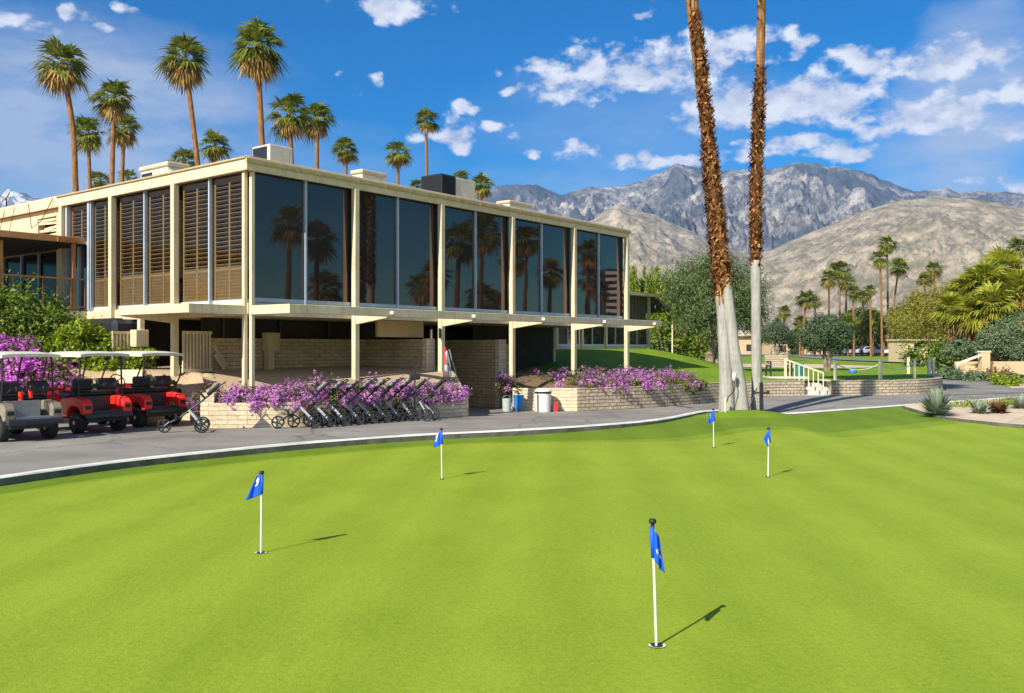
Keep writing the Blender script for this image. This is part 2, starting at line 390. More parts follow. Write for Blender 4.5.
    def prism(s, poly, axis, a, b, mi=0):
        """poly of 2D points extruded along axis x/y/z from a to b"""
        def P(u, v, w): return {'x': (w,u,v), 'y': (u,w,v), 'z': (u,v,w)}[axis]
        n = len(poly)
        vs = [P(u,v,a) for u,v in poly] + [P(u,v,b) for u,v in poly]
        fs = [tuple(range(n))[::-1], tuple(range(n,2*n))] + [(i,(i+1)%n,n+(i+1)%n,n+i) for i in range(n)]
        s.add(vs, fs, mi)
    def build(s, name, mats, parent=None, org=None, smooth=False, bevel=0.0):
        if not isinstance(mats, (list, tuple)): mats = [mats]
        me = bpy.data.meshes.new(name)
        vs = s.v
        if org is not None: vs = [(x-org[0], y-org[1], z-org[2]) for x,y,z in vs]
        me.from_pydata(vs, [], s.f); me.update()
        for m in mats:
            if m: me.materials.append(m)
        if len(mats) > 1: me.polygons.foreach_set('material_index', s.m)
        me.validate()
        uvl = me.uv_layers.new(name='UVMap')
        buf = np.zeros((len(me.loops), 2), dtype=np.float32)
        for p in me.polygons:
            nx, ny, nz = p.normal
            if abs(nz) < 0.8:
                L = math.hypot(nx, ny) or 1; tx, ty = -ny/L, nx/L
                for li in p.loop_indices:
                    c = me.vertices[me.loops[li].vertex_index].co
                    buf[li] = (c.x*tx+c.y*ty, c.z)
            else:
                for li in p.loop_indices:
                    c = me.vertices[me.loops[li].vertex_index].co; buf[li] = (c.x, c.y)
        uvl.data.foreach_set('uv', buf.ravel())
        if smooth: me.polygons.foreach_set('use_smooth', [True]*len(me.polygons))
        o = bpy.data.objects.new(name, me); col.objects.link(o)
        if parent is not None: o.parent = parent
        if bevel:
            md = o.modifiers.new('edge', 'BEVEL'); md.width = bevel; md.segments = 2; md.limit_method = 'ANGLE'
        return o
def np_mesh(name, V, Fq, mats, parent=None, mi=None, smooth=False):
    """V (n,3), Fq (m,k) arrays -> one mesh object"""
    if not isinstance(mats, (list, tuple)): mats = [mats]
    me = bpy.data.meshes.new(name); k = Fq.shape[1]; m = len(Fq)
    me.vertices.add(len(V)); me.vertices.foreach_set('co', np.asarray(V, np.float32).ravel())
    me.loops.add(m*k); me.loops.foreach_set('vertex_index', np.asarray(Fq, np.int32).ravel())
    me.polygons.add(m); me.polygons.foreach_set('loop_start', np.arange(0, m*k, k, dtype=np.int32))
    me.polygons.foreach_set('loop_total', np.full(m, k, np.int32))
    for x in mats: me.materials.append(x)
    if mi is not None: me.polygons.foreach_set('material_index', np.asarray(mi, np.int32))
    if smooth: me.polygons.foreach_set('use_smooth', np.ones(m, bool))
    me.update(calc_edges=True); me.validate()
    o = bpy.data.objects.new(name, me); col.objects.link(o)
    if parent is not None: o.parent = parent
    return o
def unit(a): return a/np.maximum(np.linalg.norm(a, axis=-1, keepdims=True), 1e-9)
def leaf_quads(rs, P, size, aspect=0.45, out=None, up=0.3, outw=0.6, direction=None, dirw=0.0):
    """rhombic leaves at points P, normals leaning outward/up"""
    n = len(P); nr = rs.normal(size=(n,3))
    if out is not None: nr = nr + outw*2*out
    nr[:,2] += up; nr = unit(nr)
    t = rs.normal(size=(n,3))
    if direction is not None: t = t*(1-dirw) + direction*dirw*2
    t = unit(t - nr*np.sum(t*nr, axis=1, keepdims=True)); b = np.cross(nr, t)
    L = size*rs.uniform(0.6, 1.3, (n,1)); Wd = L*aspect
    q = np.stack([P - t*L*0.5, P + b*Wd*0.5 + nr*Wd*0.12, P + t*L*0.5 - nr*L*0.10, P - b*Wd*0.5 + nr*Wd*0.12], axis=1)
    return q.reshape(-1,3), np.arange(n*4).reshape(n,4)
def blob_points(rs, blobs, n, clump=0.16, shell=0.5, cl_per=60, zmin=None):
    """points in clumps spread through ellipsoids: (centre, radii)"""
    vol = np.array([b[1][0]*b[1][1]*b[1][2] for b in blobs])**0.7; vol = vol/vol.sum()
    nc = max(6, n//cl_per)
    bi = rs.choice(len(blobs), nc, p=vol)
    C = np.array([b[0] for b in blobs])[bi]; Rr = np.array([b[1] for b in blobs])[bi]
    d = unit(rs.normal(size=(nc,3))); r = rs.uniform(shell, 1.0, (nc,1))**0.6
    cc = C + d*r*Rr
    ci = rs.integers(0, nc, n)
    P = cc[ci] + rs.normal(size=(n,3))*clump*Rr[ci].mean(axis=1, keepdims=True)
    out = unit((P - C[ci])/Rr[ci])
    if zmin is not None:
        k = P[:,2] > zmin; P, out = P[k], out[k]
    return P, out
# ------------------------------------------------------------------ ground, road, green
def rz(x, y):
    return 0.12 - 0.14*sst(23, 28, y)*sst(-6, -2, x)*(1-sst(6, 12, x))
def gz(x, y):
    return 0.085*sst(0, 9, x)*sst(14, 24, y)
EDGE_PX = [(-900,620),(-500,548),(-200,505),(0,478),(120,462),(256,448),(350,440),(436,434.5),(520,430.5),(600,425.5),(656,420.5),
           (688,414.8),(705,411.5),(732,410.3),(755,411.3),(767,413.6),(795,413.5),(856,409),(926,404),(1024,397),(1150,389.5),(1350,381),(1500,376)]
EDGE0 = [GP(px, py, 0.12) for px, py in EDGE_PX]
def resample(pts, step):
    """smooth Catmull-Rom through pts"""
    out = []
    for i in range(len(pts)-1):
        p0 = pts[max(i-1,0)]; p1 = pts[i]; p2 = pts[i+1]; p3 = pts[min(i+2,len(pts)-1)]
        n = max(2, int((p2-p1).length/step))
        for k in range(n):
            t = k/n
            out.append(0.5*((2*p1)+(p2-p0)*t+(2*p0-5*p1+4*p2-p3)*t*t+(3*p1-p0-3*p2+p3)*t**3))
    out.append(pts[-1]); return out
EDGE = resample(EDGE0, 0.6)
def grid_mesh(rows):
    n = len(rows[0]); vs = [p for r in rows for p in r]
    fs = [(i*n+j, i*n+j+1, (i+1)*n+j+1, (i+1)*n+j) for i in range(len(rows)-1) for j in range(n-1)]
    return vs, fs
def sheet(name, rows, mat, kind='structure', flip=False, smooth=True):
    vs, fs = grid_mesh(rows)
    if flip: fs = [f[::-1] for f in fs]
    b = MB(); b.add(vs, fs); o = b.build(name, mat, smooth=smooth)
    # faces must look up
    if sum(p.normal.z for p in o.data.polygons) < 0: o.data.flip_normals()
    return tag(o, kind=kind)

# valley floor out to the mountains
b = MB(); S_ = 9000.0
xs = [-S_, -300, -40, 40, 300, S_]; ys = [-400, -20, 100, 400, S_]
b.add([(x, y, 0.0 if abs(x) <= 40 and -20 <= y <= 100 else 0.0) for y in ys for x in xs],
      [(j*6+i, j*6+i+1, (j+1)*6+i+1, (j+1)*6+i) for j in range(4) for i in range(5)])
b.v = [(x, y, -0.06 if y < 60 else 0.02) for x, y, z in b.v]
o = b.build('ground', M['desert']); tag(o, kind='structure')

rows = []
for e in EDGE:
    q = Vector((e.x*0.55+1.5, -7.0, 0)); r = []
    for k in range(41):
        t = (k/40)**1.4; p = e.lerp(q, t); r.append(Vector((p.x, p.y, gz(p.x, p.y)+0.004)))
    rows.append(r)
sheet('putting_green', rows, M['green'])
# collar of longer turf along the kerb
rows = []
for e in EDGE:
    w = 0.95 + 3.9*sst(-1, 7, e.x) + 3.6*sst(11.5, 17, e.x) + 0.15*noise.noise(Vector((e.x*0.3, e.y*0.3, 3)))
    d = (Vector((e.x*0.55+1.5, -7.0, 0)) - Vector((e.x, e.y, 0))).normalized(); r = []
    for k in range(9):
        p = Vector((e.x, e.y, 0)) + d*w*k/8; r.append(Vector((p.x, p.y, gz(p.x, p.y)+0.018-0.010*(k/8))))
    rows.append(r)
sheet('fringe_grass', rows, M['fringe'])
rows2 = []
for e, r0 in zip(EDGE, rows):
    d = (Vector((e.x*0.55+1.5, -7.0, 0)) - Vector((e.x, e.y, 0))).normalized(); a = Vector((r0[-1].x, r0[-1].y, 0)); L = (0.25+0.7*sst(-1,7,e.x))*(1+0.2*noise.noise(Vector((e.x*.5, 2, 1))))
    rows2.append([Vector((p.x, p.y, gz(p.x, p.y)+0.007-0.0015*k)) for k in range(3) for p in (a-d*0.12+d*(L+0.12)*k/2,)])
sheet('collar_grass', rows2, M['collar'])
# mound under the tall palms
rows = []
for i in range(9):
    r = []
    for j in range(25):
        a = 2*math.pi*j/24; rr = i/8
        x = 6.35+1.6*rr*math.cos(a); y = 25.1+0.95*rr*math.sin(a)
        r.append(Vector((x, y, gz(x, y)+0.0+0.16*(1-rr*rr)**2+0.012*(rr<1))))
    rows.append(r)
sheet('palm_mound', rows, M['fringe'])

# kerb
def tangent(pts, i): return (pts[min(i+1,len(pts)-1)]-pts[max(i-1,0)]).normalized()
b = MB(); rows = []
for i, e in enumerate(EDGE):
    t = tangent(EDGE, i); n = Vector((-t.y, t.x, 0))           # towards the road
    wob = 0.01*noise.noise(Vector((e.x*1.3, e.y*1.3, 0)))
    p = [e - n*0.07 + Vector((0,0,-0.25)), e - n*0.055 + Vector((0,0,0.0)), e - n*0.035 + Vector((0,0,0.022+wob)),
         e + n*0.11 + Vector((0,0,0.024+wob)), e + n*0.12 + Vector((0,0,-0.03))]
    rows.append(p)
vs, fs = grid_mesh(rows); b.add(vs, fs)
nc = len(rows[0])-1
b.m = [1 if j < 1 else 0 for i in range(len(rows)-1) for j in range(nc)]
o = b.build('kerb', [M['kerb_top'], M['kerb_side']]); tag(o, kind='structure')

# road: from the kerb to well under the walls
rows = []
for i, e in enumerate(EDGE):
    t = tangent(EDGE, i); r = []
    far = e + Vector((-4.0, 13.0, 0)) if e.x < 6 else e + Vector((-4.0+ (e.x-6)*0.4, 13.0-7.0*sst(12,19,e.x), 0))
    for k in range(25):
        p = e.lerp(far, k/24); r.append(Vector((p.x, p.y, rz(p.x, p.y))))
    rows.append(r)
sheet('road', rows, M['asphalt'])
# branch drive running on past the end of the lawn wall
def strip(name, left, right, z, mat, n=14):
    L = resample([Vector((*p, z)) for p in left], 2.0); Rr = resample([Vector((*p, z)) for p in right], 2.0)
    m = min(len(L), len(Rr)); rows = []
    for i in range(m):
        a = L[int(i*(len(L)-1)/(m-1))]; c = Rr[int(i*(len(Rr)-1)/(m-1))]
        rows.append([a.lerp(c, k/4) for k in range(5)])
    return sheet(name, rows, mat)
strip('branch_road', [(16.5,35),(21.9,47),(24.0,53),(24.6,58),(24.2,64),(23,74)], [(20.6,37),(24.6,47),(26.2,53),(26.6,58),(26.3,64),(25.2,74)], 0.135, M['asphalt'])
# pale desert verge right of the drive
b = MB(); b.add([(20,41.3,0.09),(90,60,0.09),(90,120,0.09),(24,120,0.09),(24,60,0.09)], [(0,1,2,3,4)])
tag(b.build('desert_verge', M['sand']), kind='structure')

# sand bed in front, right, with its concrete edging
bed_front = [GP(px, py, 0.1) for px, py in [(905,408.5),(922,413.5),(945,419),(985,423.5),(1024,427),(1120,430),(1250,424)]]
bed_back = [GP(px, py, 0.12)+Vector((-0.1,-0.3,0)) for px, py in [(908,406),(926,404.2),(950,402.5),(985,400),(1024,397.3),(1120,391.5),(1250,385.5)]]
Fp, Bp = resample(bed_front, 0.5), resample(bed_back, 0.5); rows = []; n = 60
for i in range(n+1):
    a = Fp[int(i*(len(Fp)-1)/n)]; c = Bp[int(i*(len(Bp)-1)/n)]
    rows.append([Vector((a.x+(c.x-a.x)*k/8, a.y+(c.y-a.y)*k/8, 0.118+0.10*math.sin(math.pi*k/8)+0.02*noise.noise(Vector((i*0.3,k*0.5,0))))) for k in range(9)])
sheet('sand_bed', rows, M['sand'])
b = MB(); rows = []
for i, p in enumerate(Fp):
    t = tangent(Fp, i); nn = Vector((-t.y, t.x, 0))
    rows.append([p-nn*0.06+Vector((0,0,-0.05)), p-nn*0.06+Vector((0,0,0.05)), p+nn*0.06+Vector((0,0,0.05)), p+nn*0.06+Vector((0,0,-0.05))])
vs, fs = grid_mesh(rows); b.add(vs, fs); tag(b.build('bed_edging', M['kerb_side']), kind='structure')

# ---- walls ----
C0 = Vector((-6.29, 22.0, 0)); UA = math.atan2(0.786, 0.6215)
U = Vector((0.6215, 0.786, 0)).normalized(); V = Vector((-U.y, U.x, 0))
def P(s, t, z=0.0): return C0 + U*s + V*t + Vector((0,0,z))
WT = 0.68
def wall_run(name, label, pts, mat, ztop=WT, zbot=-0.25, th=0.3, ends=True, cat='wall', top_mat=None, group=None):
    """a wall that follows pts; its thickness lies behind (left of travel)"""
    b = MB(); rows = []
    for i, p in enumerate(pts):
        t = tangent(pts, i); t.z = 0; nn = Vector((-t.y, t.x, 0)).normalized()
        a = Vector((p.x, p.y, 0)); c = a + nn*th
        rows.append([a+Vector((0,0,zbot)), a+Vector((0,0,ztop)), c+Vector((0,0,ztop)), c+Vector((0,0,zbot))])
    for i in range(len(rows)-1):
        A, B_ = rows[i], rows[i+1]
        for j in range(3):
            b.add([A[j], B_[j], B_[j+1], A[j+1]], [(0,1,2,3)])
    b.add(rows[0], [(0,1,2,3)]); b.add(rows[-1], [(3,2,1,0)])
    o = b.build(name, mat); 
    # running uv along the wall
    uv = o.data.uv_layers[0].data; L = 0.0; li = 0
    for i in range(len(rows)-1):
        d = (pts[i+1]-pts[i]).length
        for j in range(3):
            for k, (u_, v_) in enumerate(((L, rows[i][j].z), (L+d, rows[i][j].z), (L+d, rows[i][j+1].z), (L, rows[i][j+1].z))):
                if j == 1: v_ = (0, 0, th, th)[k]
                uv[li].uv = (u_, v_); li += 1
        L += d
    return tag(o, label, cat, group)
# planter by the push carts
WL = [Vector((-7.0,20.74,0)), Vector((-6.6,20.78,0)), Vector((-5.35,20.98,0)), Vector((-4.4,21.62,0)), Vector((-3.2,22.8,0)), Vector((-1.19,24.85,0))]
wl2 = resample(WL, 1.0)
wall_run('planter_wall', 'long low pale block planter wall behind the row of push carts', wl2, M['block_pale'])
wall_run('planter_wall', 'short pale block return at the right end of the push cart planter', [Vector((-1.17,24.89,0)), Vector((-1.75,28.6,0))], M['block_pale'], WT-0.004)
wall_run('planter_wall', 'pale block planter side wall running back beside the rightmost golf cart', [Vector((-8.35,23.3,0)), Vector((-7.12,22.0,0)), Vector((-7.01,20.76,0))], M['block_pale'], 0.9)
# right planter with purple flowers
wall_run('planter_wall', 'pale sunlit block planter wall behind the white bin and blue bucket', [Vector((0.02,28.62,0)), Vector((2.0,28.3,0))], M['block_pale'], WT)
WR = resample([Vector((2.012,28.3,0)), Vector((3.3,29.1,0)), Vector((4.7,30.2,0)), Vector((6.7,32.4,0)), Vector((8.6,34.2,0)), Vector((11.15,35.15,0))], 1.0)
wall_run('lawn_wall', 'rough block wall holding the lawn, left of the steps', WR, M['block_grey'], WT-0.003)
WS = resample([Vector((12.25,34.95,0)), Vector((13.9,35.3,0)), Vector((15.9,36.1,0)), Vector((18.0,38.6,0)), Vector((19.6,42.6,0)), Vector((21.9,47.5,0))], 0.8)
wall_run('lawn_wall', 'curved rough block wall below the rope posts, right of the steps', WS, M['block_grey'], WT)
# steps between them
st = thing('stone_steps', 'grey steps through the gap in the lawn wall below the handrail', 'steps', (11.7,35.6,0))
b = MB()
for k in range(4): b.box(11.17, 12.23, 35.1+0.32*k, 36.6, 0.0+0.0, 0.14+0.14*k-0.002*k)
b.build('treads', M['concrete'], st, st.location)
b = MB(); b.box(12.25, 12.5, 35.27, 37.0, 0, WT-0.01); b.build('cheek_wall', M['post'], st, st.location)

# ---- lawn ----
YF = [(-9,31),(-2,30.5),(0.4,29.2),(2.0,28.4),(3.3,29.1),(4.7,30.2),(6.7,32.4),(8.6,34.2),(11.15,35.2),(12.25,35.0),(13.9,35.3),(15.9,36.1),(18.0,38.6),(19.6,42.6),(21.9,47.5),(30,60)]
def lz(x, y):
    yf = next((a[1]+(c[1]-a[1])*(x-a[0])/(c[0]-a[0]) for a, c in zip(YF, YF[1:]) if x <= c[0]), 60) if x > -9 else 31
    return WT-0.05 + 1.24*sst(0.4, 15.0, y-yf)*(1-sst(6.6, 13.5, x+0.12*max(0,y-50)*0)) + 0.05*noise.noise(Vector((x*0.1, y*0.1, 0)))*sst(36,50,y)
front = [Vector((-8,37,0)), Vector((-2,32.0,0)), Vector((0.4,29.2,0)), Vector((2.0,28.45,0))] + [p+Vector((-0.1,0.13,0)) for p in WR] + [Vector((11.9,36.5,0))] + [p+Vector((-0.1,0.13,0)) for p in WS]
fx = resample(front, 1.0); rows = []
for i, p in enumerate(fx):
    e = Vector((-30 + 96*(i/(len(fx)-1))**1.1, 150, 0)); r = []
    for k in range(46):
        q = p.lerp(e, (k/45)**1.8); r.append(Vector((q.x, q.y, lz(q.x, q.y))))
    rows.append(r)
sheet('lawn', rows, M['lawn'])
def pad(name, pts, z, mat, th=None):
    b = MB(); vs = [Vector((x, y, (z if z is not None else lz(x, y)+0.015))) for x, y in pts]
    b.add(vs, [tuple(range(len(vs)))]); o = b.build(name, mat)
    if o.data.polygons[0].normal.z < 0: o.data.flip_normals()
    return tag(o, kind='structure')
def lawn_patch(name, c, rx, ry, mat, dz=0.03, n=28):
    rows = []
    for i in range(7):
        rows.append([Vector((c[0]+rx*i/6*math.cos(2*math.pi*j/n)*(1+0.12*math.sin(3*j)), c[1]+ry*i/6*math.sin(2*math.pi*j/n), lz(c[0]+rx*i/6*math.cos(2*math.pi*j/n), c[1]+ry*i/6*math.sin(2*math.pi*j/n))+dz)) for j in range(n+1)])
    return sheet(name, rows, mat)
lawn_patch('sand_patch', (19.8,66), 5.6, 8.0, M['sand'])
lawn_patch('tree_ring', (10.7,50), 1.2, 1.4, M['gravel'], 0.05)
strip('lawn_path', [(34.5,60),(33,75),(35,105),(43,147)], [(37.5,60),(37,75),(39.5,105),(47,147)], WT+0.03, M['path'])
b = MB(); b.add([(-40,146,WT+0.05),(110,146,WT+0.05),(140,230,WT+0.05),(-40,230,WT+0.05)], [(0,1,2,3)]); tag(b.build('car_park', M['path']), kind='structure')
b = MB(); b.box(10.6, 12.3, 38.2, 39.6, WT-0.3, lz(11.2,38.9)+0.06); tag(b.build('bench_pad', M['concrete']), kind='structure')

# gravel bank rising under the club house and behind the golf carts
def gravz(x, y):
    d = (x+6.8)*-0.571 + (y-20.8)*0.821      # metres behind the planter wall line
    return 0.62 + 0.62*(1-math.exp(-max(0,d)/1.3)) + 0.03*max(0, d) + 0.03*noise.noise(Vector((x*0.8, y*0.8, 0)))
gf = resample([Vector((-20,22.3,0)), Vector((-14,22.85,0)), Vector((-8.7,23.3,0))], 0.8)[:-1] + [Vector((-8.3,23.28,0)), Vector((-7.05,22.05,0)), Vector((-6.93,20.95,0))] + resample([Vector((-6.7,20.96,0)), Vector((-5.4,21.12,0)), Vector((-4.5,21.75,0)), Vector((-3.3,22.95,0)), Vector((-1.3,24.95,0))], 0.4)
rows = []
for i, p in enumerate(gf):
    if p.x < -6.94: bk = Vector((p.x-4, p.y+11, 0))
    else: bk = Vector((p.x-3.2*(1-max(0,(p.x+6.9)/5.6))-0.9, 31.5-1.8*max(0,(p.x+6.9)/5.6), 0))
    r = []
    for k in range(25):
        q = p.lerp(bk, k/24); z = gravz(q.x, q.y)
        r.append(Vector((q.x, q.y, z if p.x > -6.9 else min(max(z, 0.95), (1.22+0.12*k) if p.x < -8.35 else 0.86+0.30*k))))
    rows.append(r)
sheet('gravel_bank', rows, M['gravel'])
wall_run('retaining_wall', 'low tan retaining wall behind the parked golf carts', [Vector((-20,22.1,0)), Vector((-14,22.65,0)), Vector((-8.75,23.1,0))], M['wall_tan'], 1.26, -0.1)
b = MB(); b.box(-9.75,-9.1,22.75,23.02,0,1.38, bev=0.02); tag(b.build('stone_block', M['post']), 'pale stone block against the retaining wall between two golf carts', 'stone block')
# soil of the flower planter on the right
rows = []
fr = resample([Vector((-0.2,28.8,0)), Vector((2.0,28.5,0))] + [p + Vector((-0.1,0.15,0)) for p in WR[1:6]], 0.7)
for p in fr:
    rows.append([Vector((p.x-0.6*k/10*2, p.y+4.2*k/10, 0.60+0.42*math.sin(math.pi*min(1,k/9))**0.8 - (0.3 if k == 10 else 0))) for k in range(11)])
sheet('planting_soil', rows, M['soil'])
# sunken floor of the passage under the building
b = MB(); b.add([tuple(P(s, t, z)) for s, t, z in ((7.6,-1.2,-0.16),(9.9,-1.2,-0.16),(13.4,0.6,-0.16),(16,6,-0.16),(7.6,6,-0.16))], [(0,1,2,3,4)])
tag(b.build('passage_floor', M['soil']), kind='structure')

# ------------------------------------------------------------------ club house (local frame: x along the right front, y along the left front)
club = thing('clubhouse', 'long flat roofed two storey clubhouse with cream posts and dark tinted glass upper floor', 'building', (C0.x, C0.y, 0), UA)
SC = [0, 3.27, 6.62, 9.97, 13.48, 17.03]; TC = [0, 2.98, 6.10, 8.94]
ZF, ZG0, ZG1, ZR = 3.0, 3.10, 6.12, 6.45
def cp(fn, name, mat, bevel=0.0, parent=None, label=None):
    b = MB(); fn(b); o = b.build(name, mat, parent or club, bevel=bevel)
    if label: o['label'] = label
    return o
def roof_fn(b): b.box(-0.10, 17.13, -0.10, 16, 6.16, 6.40)
roof = cp(roof_fn, 'roof', M['cream_roof'])
def fascia_fn(b):
    b.box(-0.16, -0.103, -0.16, 16, 6.13, 6.47, bev=0.012)
    b.box(-0.10, 17.19, -0.16, -0.103, 6.13, 6.47, bev=0.012); b.box(17.133, 17.19, -0.10, 16, 6.13, 6.47, bev=0.012)
cp(fascia_fn, 'fascia', M['cream'], parent=roof)
def gut_fn(b):
    b.box(-0.20, 17.24, -0.215, -0.163, 6.30, 6.42, bev=0.015); b.box(-0.205, -0.163, -0.16, 9.2, 6.41, 6.45)
    for s in range(1, 17): b.box(s+0.3, s+0.33, -0.222, -0.217, 6.29, 6.43)
cp(gut_fn, 'gutter', M['gutter'], parent=roof)
def slab_fn(b):
    b.box(0.0, 17.03, 0.0, 16, 2.74, 3.0); b.box(-0.06, 0.0, 0.13, 16, 2.70, 2.97); b.box(0.13, 17.03, -0.06, 0.0, 2.70, 2.97)
cp(slab_fn, 'floor_slab', M['cream'])
cp(lambda b: (b.box(0.05, 0.17, 0.17, 8.9, 3.0, 3.10), b.box(0.17, 17.0, 0.05, 0.17, 3.0, 3.10)), 'sill_panel', M['sill'])
def can_r(b):
    b.box(0.06, 17.15, -1.56, -1.40, 2.72, 2.93, bev=0.01); b.box(0.0, 0.058, -1.56, -0.063, 2.72, 2.93); b.box(17.152, 17.21, -1.56, -0.063, 2.72, 2.93)
cp(can_r, 'canopy', M['cream'])
def can_l(b):
    b.box(-1.53, -0.063, 0.06, 3.05, 2.80, 2.86); b.box(-1.56, -1.533, 0.06, 3.05, 2.72, 2.93, bev=0.01); b.box(-1.56, -0.063, 0.03, 0.058, 2.72, 2.93); b.box(-1.56, -0.063, 3.052, 3.08, 2.72, 2.93)
cp(can_l, 'canopy', M['cream'])
# tapered brackets under the canopies
for s in SC[1:]:
    def br(b, s=s):
        b.prism([(-0.225,2.55),(-1.398,2.70),(-1.398,2.90),(-0.225,2.90)], 'x', s-0.06, s+0.06)
    cp(br, 'bracket', M['cream'])
def brl(b): b.prism([(-0.08,2.55),(-1.50,2.70),(-1.50,2.798),(-0.08,2.798)], 'y', 2.93, 3.05)
cp(brl, 'bracket', M['cream'])
for s in (1.9, 5.1, 8.4, 11.9, 15.3):      # small round lamps on the canopy edge
    cp(lambda b, s=s: b.lathe([(0.03,-0.02),(0.055,0.0),(0.06,0.05),(0.03,0.08)], (s+1.3, -1.60, 2.78), 10), 'downlight', M['white'])
# posts
def post(s, t, z0, z1, w=0.155, name='column', mat='cream'):
    return cp(lambda b: b.box(s-w/2, s+w/2, t-w/2, t+w/2, z0, z1, bev=0.01), name, M[mat])
post(0.085, -0.035, -0.1, 6.13, 0.10); post(-0.035, 0.085, -0.1, 6.13, 0.10)
for s in SC[1:]: post(s, -0.14, -0.3, 6.13)
post(-0.10, TC[1], -0.1, 6.13); post(-0.10, TC[2], -0.1, 6.13); post(-0.10, TC[3]+0.03, -0.1, 6.13, 0.16)
post(16.9, 3.2, -0.1, 2.74, 0.11); post(-0.3, 4.25, 0.6, 2.74, 0.14)
cp(lambda b: b.box(-0.52, -0.16, 4.10, 4.40, 1.95, 2.40, bev=0.01), 'meter_box', M['cream'])
# right front glazing
for i in range(5):
    a, e = SC[i]+(0.14 if i == 0 else 0.004), SC[i+1]-0.004; mid = (a+e)/2
    for x0, x1 in ((a, mid-0.03), (mid+0.03, e)):
        cp(lambda b: b.box(x0, x1, 0.02, 0.04, ZG0, ZG1+0.02), 'window_pane', M['glass_dark'])
    cp(lambda b: b.box(mid-0.028, mid+0.028, -0.05, 0.06, ZG0-0.08, ZG1+0.02), 'mullion', M['blue_alu'])
    cp(lambda b: b.box(a, e, -0.02, 0.018, ZG0-0.06, ZG0+0.03), 'window_rail', M['blue_alu'])
# left front glazing, louvred shutters behind the glass
def louvre(y0, y1, z0, z1, split, slat=0.112):
    b = MB(); mid = (y0+y1)/2
    for yy in (y0, mid-0.03, y1-0.06): b.box(0.07, 0.115, yy, yy+0.06, z0, z1)
    b.box(0.07, 0.115, y0+0.06, y1-0.06, z1-0.10, z1); b.box(0.07, 0.115, y0+0.06, y1-0.06, split-0.05, split+0.01)
    z = z0+0.02
    while z < z1-0.13:
        st_ = slat if z > split else slat*0.75
        w = 0.036 if z > split else 0.052
        T = Matrix.Translation((0.095, 0, z+0.04)) @ Matrix.Rotation(R(36 if z > split else 58), 4, 'Y')
        for ya, yb in ((y0+0.06, mid-0.03), (mid+0.03, y1-0.06)):
            b.box(-w, w, ya, yb, -0.008, 0.008, T=T)
        z += st_
    return b
bays = [(0.19, TC[1]-0.09, 2), (TC[1]+0.09, TC[2]-0.09, 2), (TC[2]+0.09, 7.42, 1)]
for a, e, n in bays:
    w = (e-a)/n
    for k in range(n):
        y0, y1 = a+k*w+(0.03 if k else 0), a+(k+1)*w-(0.03 if k < n-1 else 0)
        cp(lambda b: b.box(0.02, 0.03, y0, y1, ZG0, ZG1+0.02), 'window_pane', M['glass_clear'])
        louvre(y0+0.03, y1-0.03, 3.06, 6.1, 3.86).build('louvre_shutter', M['shutter'], club)
        cp(lambda b: b.box(0.30, 0.33, y0, y1, 3.02, 6.14), 'gap_shade', M['dark_in'])  # near-black sheet, paints the shade seen between the louvre slats
    if n == 2: cp(lambda b: b.box(-0.05, 0.06, a+w-0.028, a+w+0.028, 3.0, ZG1+0.02), 'mullion', M['blue_alu'])
    if n == 1: cp(lambda b: b.box(-0.06, 0.05, e-0.05, e-0.002, 3.0, ZG1+0.02), 'mullion', M['blue_alu'])
for y0 in (7.44, 8.74): cp(lambda b: b.box(-0.08, 0.08, y0, y0+0.10, 3.0, ZG1+0.02), 'mullion', M['blue_alu'])
louvre(7.56, 8.72, 5.02, 6.1, 4.0).build('louvre_shutter', M['shutter'], club)
cp(lambda b: b.box(0.02, 0.03, 7.55, 8.73, 5.0, ZG1+0.02), 'window_pane', M['glass_clear'])
cp(lambda b: (b.box(0.02, 0.05, 7.55, 8.73, 3.02, 4.9), b.box(0.30, 0.33, 7.5, 8.8, 4.9, 6.14)), 'window_pane', M['glass_dark'])
cp(lambda b: (b.box(-0.06, 0.06, 8.08, 8.16, 3.0, 4.9), b.box(-0.06, 0.06, 7.55, 8.73, 4.9, 5.0)), 'door_frame', M['blue_alu'])
cp(lambda b: b.tube([(-0.10, 8.3, 3.9), (-0.10, 8.3, 4.25), (-0.10, 8.22, 4.25)], 0.02, 6), 'door_handle', M['steel'])
# solid stretch of upper wall with a broken louvre vent, doors below
def wl(b):
    b.box(0.0, 0.25, 9.07, 9.55, 2.7, 6.14); b.box(0.0, 0.25, 9.55, 10.75, 2.7+2.2, 5.02); b.box(0.0, 0.25, 9.55, 10.75, 5.92, 6.14)
    b.box(0.0, 0.25, 10.75, 16, 4.9, 6.14); b.box(0.0, 16, 15.8, 16, 2.7, 6.14)
cp(wl, 'upper_wall', M['cream'])
def vn(b):
    rng = random.Random(4)
    for k in range(8):
        z = 5.05+0.112*k; g = rng.uniform(-0.06, 0.06); y1 = 10.74 - (rng.uniform(0.1,0.45) if rng.random() < 0.45 else 0)
        b.bar((0.05, 9.56, z), (0.05+rng.uniform(-0.03,0.03), y1, z+g), 0.05, 0.075)
cp(vn, 'louvre_vent', M['cream']); cp(lambda b: b.box(0.2, 0.24, 9.56, 10.74, 5.02, 5.92), 'vent_backing', M['dark_in'])
cp(lambda b: b.box(0.3, 0.34, 9.1, 15.8, 2.9, 4.9), 'window_pane', M['glass_shade'])
for y in (9.9, 11.2, 12.4, 13.7): cp(lambda b: b.box(0.22, 0.29, y, y+0.06, 2.9, 4.9), 'mullion', M['blue_alu'])
